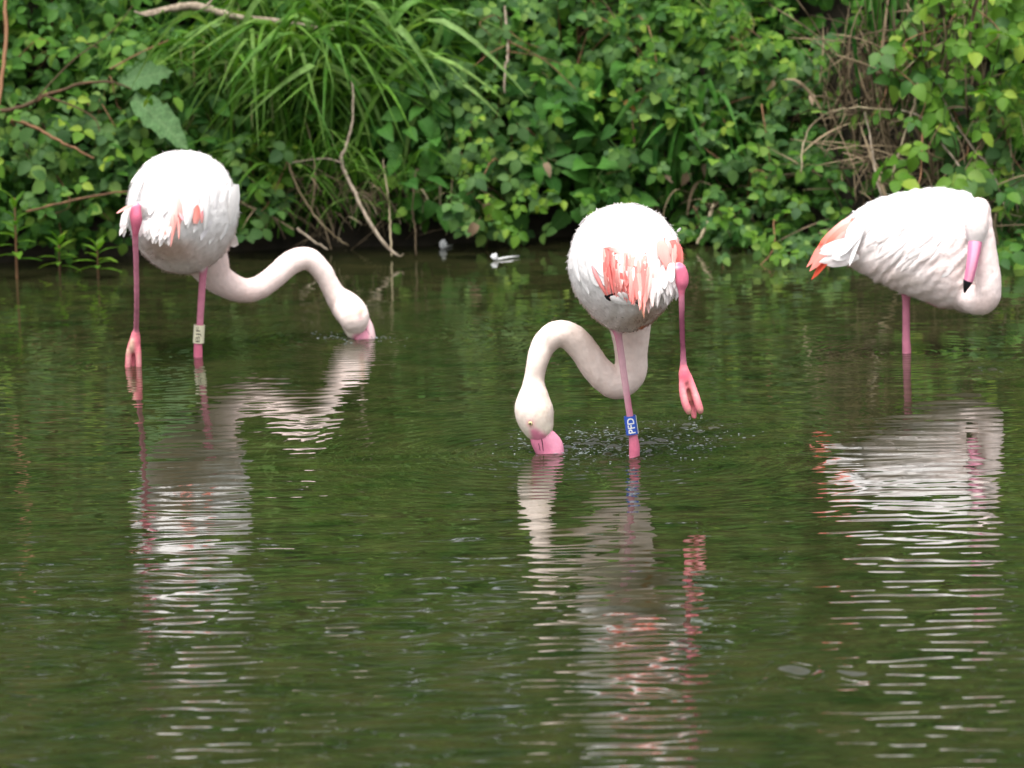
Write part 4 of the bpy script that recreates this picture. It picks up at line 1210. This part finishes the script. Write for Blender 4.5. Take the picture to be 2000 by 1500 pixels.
f2.tube([(1200, 600, 0.02, 38), (1203, 630, 0.01, 20), (1207, 652, 0, 9), (1213, 690, 0, 7.4), (1222, 755, 0, 7.2), (1230, 810, 0, 7.2), (1236, 846, 0, 8.5), (1239, 872, 0, 11), (1239, 893, 0, 11), (1239, 950, 0, 10)], 'leg', 70, 14)
d2 = -0.34
f2.tube([(1290, 545, -.16, 30), (1315, 528, d2 + .05, 15), (1328, 522, d2, 10)], 'thigh', 16, 14)
f2.tube([(1328, 520, d2, 10), (1332, 536, d2, 12.5), (1332, 552, d2, 13), (1331, 564, d2, 8.5), (1331, 575, d2, 6)], 'hock', 18, 14)
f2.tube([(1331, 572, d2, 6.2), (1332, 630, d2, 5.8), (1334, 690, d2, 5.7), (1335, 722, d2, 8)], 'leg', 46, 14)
f2.tube([(1335, 716, d2, 8), (1337, 732, d2, 12), (1340, 745, d2, 13)], 'foot', 14, 14)
f2.tube([(1334, 734, d2, 7.5), (1333, 760, d2 - .01, 7.5), (1338, 786, d2 - .015, 8), (1344, 801, d2 - .015, 7.5), (1346, 809, d2 - .012, 4.5)], 'foot', 20, 12)
f2.tube([(1340, 740, d2 + .012, 8), (1346, 765, d2 + .014, 12), (1351, 786, d2 + .014, 12), (1354, 798, d2 + .012, 7)], 'foot', 14, 12)
f2.tube([(1341, 740, d2, 7), (1349, 770, d2 + .012, 5.5), (1354, 798, d2 + .01, 6.5), (1356, 818, d2 + .005, 5)], 'foot', 20, 12)
f2.tube([(1344, 734, d2, 7.5), (1354, 760, d2 - .01, 7.5), (1362, 784, d2 - .015, 8), (1367, 800, d2 - .015, 7.5), (1369, 808, d2 - .012, 4.5)], 'foot', 20, 12)
f2.tube([(1343, 752, d2 + .003, 4), (1348, 772, d2 + .003, 6), (1352, 788, d2 + .003, 4)], 'sole', 12, 10)
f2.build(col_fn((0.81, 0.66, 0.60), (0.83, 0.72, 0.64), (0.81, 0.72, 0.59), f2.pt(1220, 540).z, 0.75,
    [('foot', 1338, 775, 5, 26, -0.15, (0.76, 0.46, 0.42), 0.8), ('foot', 1360, 775, 5, 26, -0.25, (0.76, 0.46, 0.42), 0.8), ('foot', 1346, 804, 7, 6, 0, (0.52, 0.36, 0.24), 0.9), ('foot', 1368, 803, 7, 6, 0, (0.52, 0.36, 0.24), 0.9), ('foot', 1337, 734, 14, 14, 0, (0.66, 0.10, 0.16), 0.9),
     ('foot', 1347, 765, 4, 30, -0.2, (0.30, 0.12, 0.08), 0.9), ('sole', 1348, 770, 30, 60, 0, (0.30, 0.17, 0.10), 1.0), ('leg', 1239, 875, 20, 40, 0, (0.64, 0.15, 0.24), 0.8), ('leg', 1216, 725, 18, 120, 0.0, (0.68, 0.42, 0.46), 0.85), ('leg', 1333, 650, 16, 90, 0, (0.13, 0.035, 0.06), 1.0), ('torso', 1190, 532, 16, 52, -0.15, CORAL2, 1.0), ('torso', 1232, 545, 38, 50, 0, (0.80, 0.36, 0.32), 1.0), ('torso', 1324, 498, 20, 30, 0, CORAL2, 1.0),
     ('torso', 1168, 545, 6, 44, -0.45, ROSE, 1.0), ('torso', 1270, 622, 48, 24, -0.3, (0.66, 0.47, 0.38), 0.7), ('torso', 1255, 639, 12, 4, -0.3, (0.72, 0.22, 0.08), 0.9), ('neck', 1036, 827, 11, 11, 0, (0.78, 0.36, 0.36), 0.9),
     ('neck', 1060, 800, 16, 26, 0.2, (0.78, 0.66, 0.53), 0.5), ('neck', 1230, 668, 40, 16, 0, (0.70, 0.54, 0.49), 0.6), ('neck', 1190, 775, 50, 14, 0, (0.76, 0.58, 0.52), 0.6)],
    (lambda x, y: (x > 1034 + (y - 830) * 0.15) & (y > 829 + (x - 1035) * 0.62), (0.76, 0.26, 0.38))))
def bcol2(t, sd_):
    return (0.76, 0.24, 0.37) if sd_ < 0.1 else (0.80, 0.32, 0.45)
attach_bill(f2, bill_mesh(f2, [(1043, 826, b2 - .012, 8), (1049, 838, b2 - .01, 16), (1058, 853, b2 - .008, 25), (1071, 872, b2, 29), (1076, 886, b2, 27), (1080, 905, b2, 22), (1078, 925, b2, 12), (1074, 936, b2, 4)], bcol2, flat=0.58))
gape(f2, [(1056, 850), (1059, 864), (1061, 880)], 0.0016)
gape(f2, [(1052, 866), (1055, 880)], 0.001)
eye(f2, 1036, 827, 4.6, None)
tail2 = Vector((0.15, -1, 0.0)).normalized()
f2.down_barbs(tail2, down)
f2.contour(tail2, down, 60, skip=[(1195, 515, 34, 70), (1245, 520, 45, 70), (1322, 492, 30, 45)])
for (b, t, w_, c0, c1, td) in [
    # folded white secondaries on the near flanks
    ((1150, 470), (1168, 560), 34, WHITE, WHITE, None), ((1135, 480), (1150, 575), 32, WHITE, WHITE, None), ((1172, 480), (1186, 562), 30, WHITE, WHITE, None),
    ((1125, 470), (1132, 550), 28, WHITE, WHITE, None), ((1160, 455), (1178, 540), 30, WHITE, WHITE, None),
    # coral coverts showing between
    ((1186, 486), (1184, 580), 32, CORAL2, CORAL2, None), ((1160, 520), (1188, 580), 12, (0.82, 0.40, 0.42), CORAL, None), ((1198, 488), (1206, 578), 32, CORAL2, CORAL2, None),
    ((1212, 488), (1224, 582), 30, PALEROSE, CORAL, None), ((1205, 500), (1212, 565), 16, WHITE, PALEROSE, None), ((1227, 495), (1240, 592), 30, PALEROSE, CORAL2, None),
    ((1240, 500), (1250, 598), 26, PALEROSE, ROSE, None), ((1235, 515), (1236, 575), 10, ROSE, CORAL, None), ((1252, 505), (1258, 596), 20, PALEROSE, CORAL2, -0.05), ((1248, 520), (1258, 622), 10, ROSE, (0.84, 0.38, 0.25), -0.04),
    ((1262, 515), (1267, 612), 18, ROSE, PALEROSE, -0.04), ((1258, 530), (1263, 590), 12, CORAL, ROSE, -0.045), ((1272, 520), (1278, 590), 20, PALEROSE, PALEROSE, -0.03), ((1285, 510), (1280, 560), 14, WHITE, PALEROSE, -0.03),
    ((1268, 535), (1275, 600), 12, WHITE, PALEROSE, -0.035), ((1190, 486), (1224, 500), 10, CORAL2, PALEROSE, None), ((1246, 540), (1251, 588), 7, WHITE, PALEROSE, -0.05),
    # pale coverts on the right and coral patches of the right wing
    ((1285, 474), (1306, 526), 24, ROSE, CORAL2, None), ((1308, 472), (1322, 526), 30, CORAL2, CORAL2, None), ((1320, 480), (1328, 526), 20, CORAL2, ROSE, None), ((1300, 470), (1312, 500), 14, PALEROSE, ROSE, None),
    ((1318, 456), (1330, 445), 7, WHITE, WHITE, 0.0),
    ((1300, 520), (1298, 565), 26, WHITE, WHITE, -0.03), ((1312, 518), (1312, 552), 22, WHITE, WHITE, -0.03), ((1290, 530), (1290, 575), 22, WHITE, WHITE, -0.03),
    
    # white flight feathers with black ends under the coral
    ((1185, 575), (1193, 588), 9, BLACK, BLACK, None), ((1188, 578), (1204, 572), 5, BLACK, BLACK, None), ((1210, 570), (1240, 598), 16, WHITE, (0.7, 0.68, 0.66), None), ((1218, 570), (1256, 600), 14, WHITE, WHITE, None),
    ((1236, 582), (1254, 598), 4, BLACK, (0.2, 0.2, 0.2), None), ((1196, 580), (1230, 592), 20, WHITE, (0.80, 0.76, 0.74), None)]:
    f2.feather(b, t, w_, c0, c1, 'wing_feather', tipd=td, bend=0.05, ragged=0.10, sharp=0.95 if c1 not in (WHITE,) else 0.7, n=9)
for i in range(74):      # streaky coral coverts converging on the tail tip
    a = random.uniform(0, 1)
    bx, by = 1184 + 88 * a, random.uniform(490, 535) + 8 * a
    tx, ty = 1188 + 78 * a + random.uniform(-5, 5), min(by + random.uniform(45, 80), 578 + 42 * a ** 1.3 + random.uniform(-6, 4))
    c = random.choices([CORAL2, ROSE, PALEROSE, WHITE], [7, 3, 1, 0] if a < 0.3 else [4, 4, 4, 2])[0]
    c1_ = random.choice([c, CORAL2, ROSE])
    f2.feather((bx, by), (tx, ty), random.uniform(6, 11), c, c1_, 'covert_feather', lift=0.011, tipd=None if a < 0.55 else -0.045, bend=0.04, sharp=1.0, ragged=0.12, n=8)
for i in range(16):
    bx, by = random.uniform(1286, 1322), random.uniform(466, 490)
    f2.feather((bx, by), (bx + random.uniform(2, 12), by + random.uniform(28, 42)), random.uniform(6, 10), random.choice([CORAL2, ROSE, WHITE]), random.choice([CORAL2, ROSE]), 'covert_feather', lift=0.011, bend=0.04, sharp=1.0, ragged=0.12, n=8)
for i in range(60):
    a = random.uniform(0, 1)
    bx, by = 1270 + 50 * a, 545 + 20 * random.random() - 10 * a
    f2.feather((bx, by), (bx + random.uniform(-8, 10), by + random.uniform(22, 42)), random.uniform(6, 10), WHITE, (0.85, 0.79, 0.77), 'undertail_plume', tipd=random.uniform(-0.02, 0.0), bend=0.1, ragged=0.25, sharp=0.7)
ring(f2, 1232.5, 830, 0, 24, 37, (1222, 755, 0), M_BLUE, M_WHITEINK, 'PFD', seam=R(72))

# ---- right flamingo ----
f3 = Flamingo('right flamingo standing side-on on one leg, neck folded and black-tipped bill hanging', LEG3)
f3.fold = 0.0022; f3.grain = 1.0
def side(rows):
    return [(f3.pt(x, 0.5 * (t + b), d), Vector((0, hd * f3.s, 0)), CY * (0.5 * (b - t) * f3.s)) for (x, t, b, hd, d) in rows]
f3.loft(side([(1632, 470, 478, 5, 0.0), (1640, 440, 506, 30, 0.0), (1665, 417, 522, 52, 0.0), (1700, 396, 543, 72, 0.0), (1745, 379, 566, 88, 0.0), (1795, 369, 585, 96, 0.0),
              (1845, 367, 602, 96, 0.0), (1875, 371, 608, 86, -.01), (1900, 382, 606, 66, -.01), (1916, 405, 590, 44, -.01), (1926, 450, 550, 16, -.01)]), 'torso', 52, 40)
n3 = [(1850, 520, -.02, 26), (1868, 548, -.05, 36), (1890, 572, -.09, 33), (1914, 588, -.145, 28), (1929, 576, -.165, 26), (1930, 545, -.17, 25), (1926, 510, -.17, 24), (1922, 475, -.17, 22.5), (1917, 440, -.165, 21.5),
      (1913, 412, -.15, 22), (1910, 408, -.175, 21), (1908, 424, -.20, 23), (1907, 444, -.205, 23), (1905, 462, -.205, 19), (1904, 476, -.205, 13)]
f3.tube(n3, 'neck', 110, 22)
f3.tube([(1770, 540, 0, 40), (1770, 565, 0, 18), (1770, 580, 0, 9), (1770, 620, 0, 8.0), (1770, 660, 0, 8.2), (1771, 690, 0, 9), (1771, 740, 0, 9)], 'leg', 50, 14)
f3.tube([(1700, 520, -.03, 16), (1678, 519, -.02, 9), (1660, 514, 0.0, 7)], 'hock', 14, 12)
f3.tube([(1845, 598, -.02, 7), (1820, 590, -.03, 6), (1790, 570, -.02, 7)], 'hock', 14, 12)
f3.build(col_fn((0.83, 0.70, 0.67), (0.84, 0.72, 0.69), (0.86, 0.79, 0.77), f3.pt(1800, 440).z, 0.85,
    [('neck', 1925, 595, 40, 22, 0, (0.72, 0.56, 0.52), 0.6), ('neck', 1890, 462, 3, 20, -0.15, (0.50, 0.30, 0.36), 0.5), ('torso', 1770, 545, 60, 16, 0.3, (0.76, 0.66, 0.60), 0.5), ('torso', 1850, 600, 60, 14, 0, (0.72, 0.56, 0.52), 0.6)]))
def bcol3(t, sd_):
    return (0.80, 0.34, 0.47) if abs(sd_) < 0.45 else (0.66, 0.20, 0.34)
bl = bill_mesh(f3, [(1905, 464, -.205, 13), (1904, 478, -.215, 13.5), (1901, 500, -.225, 12), (1897, 522, -.23, 10.8), (1893, 542, -.23, 9.8), (1890, 551, -.228, 9), (1887, 560, -.22, 6), (1884, 571, -.21, 2)],
               lambda t, sd_: (0.012, 0.012, 0.016) if t > 0.655 else bcol3(t, sd_), flat=0.9, m=60)
attach_bill(f3, bl)
tail3 = Vector((-1, 0, -0.25)).normalized()
f3.down_barbs(tail3, down * 0.6)
f3.contour(tail3, down * 0.4, 8, 0.066, 0.036, lift=0.0006, tilt=-0.125, bend=0.03, skip=[(1900, 605, 75, 30), (1910, 385, 45, 28)], region=lambda p: p[1] < LEG3.y + 0.05)
OR1, OR2 = (0.78, 0.11, 0.06), (0.80, 0.24, 0.20)
for (b, t, w_, c0, c1, td, nm) in [
    ((1668, 428), (1583, 506), 24, OR2, OR2, 0.01, 'tail_feather'), ((1664, 440), (1575, 522), 20, OR2, OR2, 0.0, 'tail_feather'), ((1662, 450), (1581, 530), 18, ROSE, OR2, -0.01, 'tail_feather'), ((1660, 465), (1585, 546), 16, OR1, OR1, 0.005, 'tail_feather'),
    ((1672, 422), (1598, 480), 20, PALEROSE, OR1, -0.005, 'tail_feather'), ((1666, 436), (1612, 478), 18, ROSE, OR1, -0.02, 'tail_feather'), ((1664, 448), (1625, 484), 18, ROSE, OR2, -0.025, 'tail_feather'), ((1668, 445), (1640, 480), 16, ROSE, (0.78, 0.16, 0.16), -0.028, 'tail_feather'),
    ((1692, 406), (1656, 436), 18, WHITE, PALEROSE, 0.0, 'wing_feather'),
    ((1672, 470), (1602, 488), 22, WHITE, (0.86, 0.80, 0.79), -0.02, 'undertail_plume'), ((1675, 480), (1600, 495), 20, WHITE, (0.86, 0.80, 0.79), -0.03, 'undertail_plume'), ((1675, 492), (1600, 512), 20, WHITE, (0.86, 0.78, 0.76), -0.03, 'undertail_plume'),
    ((1680, 500), (1615, 518), 20, (0.84, 0.8, 0.79), (0.84, 0.76, 0.74), -0.02, 'undertail_plume'), ((1670, 485), (1625, 505), 26, WHITE, WHITE, -0.035, 'undertail_plume'),
    ((1700, 415), (1656, 515), 20, WHITE, WHITE, -0.05, 'wing_feather'), ((1690, 420), (1645, 480), 26, WHITE, (0.82, 0.82, 0.84), -0.045, 'wing_feather'), ((1695, 425), (1659, 520), 12, WHITE, WHITE, -0.055, 'wing_feather'),
    ((1688, 440), (1640, 500), 24, (0.84, 0.82, 0.83), WHITE, -0.04, 'wing_feather'), ((1672, 416), (1664, 412), 3, WHITE, WHITE, 0.0, 'wing_feather')]:
    f3.feather(b, t, w_, c0, c1, nm, tipd=td, bend=0.05, ragged=0.05)
for i in range(22):      # loose drooping flank feathers
    bx, by = random.uniform(1700, 1850), random.uniform(430, 500)
    ln = random.uniform(35, 70)
    f3.feather((bx, by), (bx - ln * random.uniform(0.5, 0.9), by + ln * random.uniform(0.5, 0.8)), random.uniform(8, 15), (0.84, 0.79, 0.78), random.choice([(0.84, 0.78, 0.77), (0.82, 0.72, 0.69), (0.83, 0.76, 0.73)]), 'flank_feather', lift=0.002, tiplift=0.004, bend=0.05, ragged=0.05, sharp=0.75)

# ------------------------------------------------------------------ water drops, splash and floating feathers
M_DROP = plain_mat('water_drop', (0.9, 0.95, 0.95), 0.03, 0.5, 1.0, 1.33)
bm = bmesh.new(); bmesh.ops.create_uvsphere(bm, u_segments=12, v_segments=8, radius=1.0)
for v in bm.verts:
    if v.co.z > 0: v.co.x *= 1 - 0.7 * v.co.z; v.co.y *= 1 - 0.7 * v.co.z; v.co.z *= 1.5
DROP = bpy.data.meshes.new('water_drop'); bm.to_mesh(DROP); bm.free()
DROP.materials.append(M_DROP); DROP.polygons.foreach_set('use_smooth', [True] * len(DROP.polygons))
for (px, py, lab) in [(1347, 817, 'clear water drop on the left toe tip of the raised foot'), (1356, 828, 'clear water drop falling from the middle toe tip of the raised foot'), (1370, 815, 'clear water drop on the right toe tip of the raised foot')]:
    o = link('water_drop', DROP, None, Matrix.Translation(f2.pt(px, py, d2 - 0.005)) @ Matrix.Diagonal((0.0032, 0.0032, 0.0040, 1)))
    tag(o, lab, 'water drop', 'water drops on the raised foot')
mb = MB()
ico = bmesh.new(); bmesh.ops.create_icosphere(ico, subdivisions=1, radius=1.0)
iv = [v.co.copy() for v in ico.verts]; ifc = [[v.index for v in f.verts] for f in ico.faces]; ico.free()
for i in range(90):
    if i < 45: c = Wt(random.gauss(1175, 55), random.gauss(868, 16))
    elif i < 70: c = Wt(random.gauss(1330, 70), random.gauss(862, 18))
    elif i < 80: c = Wt(random.gauss(690, 45), random.gauss(660, 7))
    else: c = Wt(random.gauss(1030, 40), random.gauss(872, 12))
    r = random.uniform(0.0007, 0.0019)
    mb.add([c + Vector((v.x * r * 1.3, v.y * r * 1.3, v.z * r * 0.8)) for v in iv], ifc)
tag(link('splash_bubbles', mb.mesh('splash_bubbles', plain_mat('splash_foam', (0.55, 0.60, 0.60), 0.15, 0.6))), 'small bubbles and droplets scattered on the churned water by the bills', kind='stuff')

mb = MB()
for i in range(620):
    k = random.random()
    if k < 0.62: c = Wt(random.gauss(1165, 42), random.gauss(868, 14))
    elif k < 0.85: c = Wt(random.gauss(1330, 60), random.gauss(862, 16))
    elif k < 0.93: c = Wt(random.gauss(665, 30), random.gauss(657, 5))
    elif k < 0.97: c = Wt(random.gauss(745, 14), random.gauss(660, 3))
    else: c = Wt(random.gauss(1020, 20), random.gauss(868, 6))
    r = random.uniform(0.0010, 0.0034)
    ax, ay = random.uniform(1.0, 2.4), random.uniform(0.7, 1.3)
    mb.add([c + Vector((v.x * r * ax * random.uniform(0.8, 1.2), v.y * r * ay * random.uniform(0.8, 1.2), v.z * r * 0.25 + 0.001)) for v in iv], ifc)
tag(link('foam', mb.mesh('foam', plain_mat('grey_foam', (0.22, 0.25, 0.25), 0.4, 0.4))), 'grey flecks of foam on the churned water around bills and legs', kind='stuff')

def floating(label, px, py, rpx, curl, quill=None):
    c = Wt(px, py)
    s = c.y / FPX
    root = empty('floating_feather', c, label, 'feather', 'white feathers floating by the bank')
    r = rpx * s
    for i in range(9):
        a = random.uniform(-0.9, 0.9)
        base = c + Vector((random.uniform(-0.2, 0.2) * r, random.uniform(-0.2, 0.2) * r, 0.003))
        tip = c + Vector((math.sin(a) * r * random.uniform(0.6, 1.3), random.uniform(-0.3, 0.3) * r, 0.004 + r * curl * math.cos(a) * random.uniform(0.6, 1.5)))
        link('vane', feather_mesh(base, tip, Vector((0, -1, 0.3)), r * random.uniform(0.35, 0.75), (0.8, 0.8, 0.8), (0.78, 0.78, 0.8), 'vane', bend=0.2, ragged=0.3), root)
    if quill:
        q = Wt(*quill)
        mb = MB(); mb.tube([c + Vector((0, 0, 0.004)), (c + q) * 0.5 + Vector((0, 0, 0.006)), q + Vector((0, 0, 0.005))], [0.0032, 0.0028, 0.002], 6)
        link('quill', mb.mesh('quill', M_WHITEINK), root)
floating('round curled white feather floating in the dark gap under the bramble', 866, 486, 13, 0.9, (884, 482))
floating('white feather with a long straight quill floating nearest the middle flamingo', 968, 509, 11, 0.9, (1014, 503))
floating('small flat white feather floating under the sedge, left of the other', 563, 455, 11, 0.12)
floating('small flat white feather floating beside the end of the pale bent twig', 668, 466, 13, 0.12)
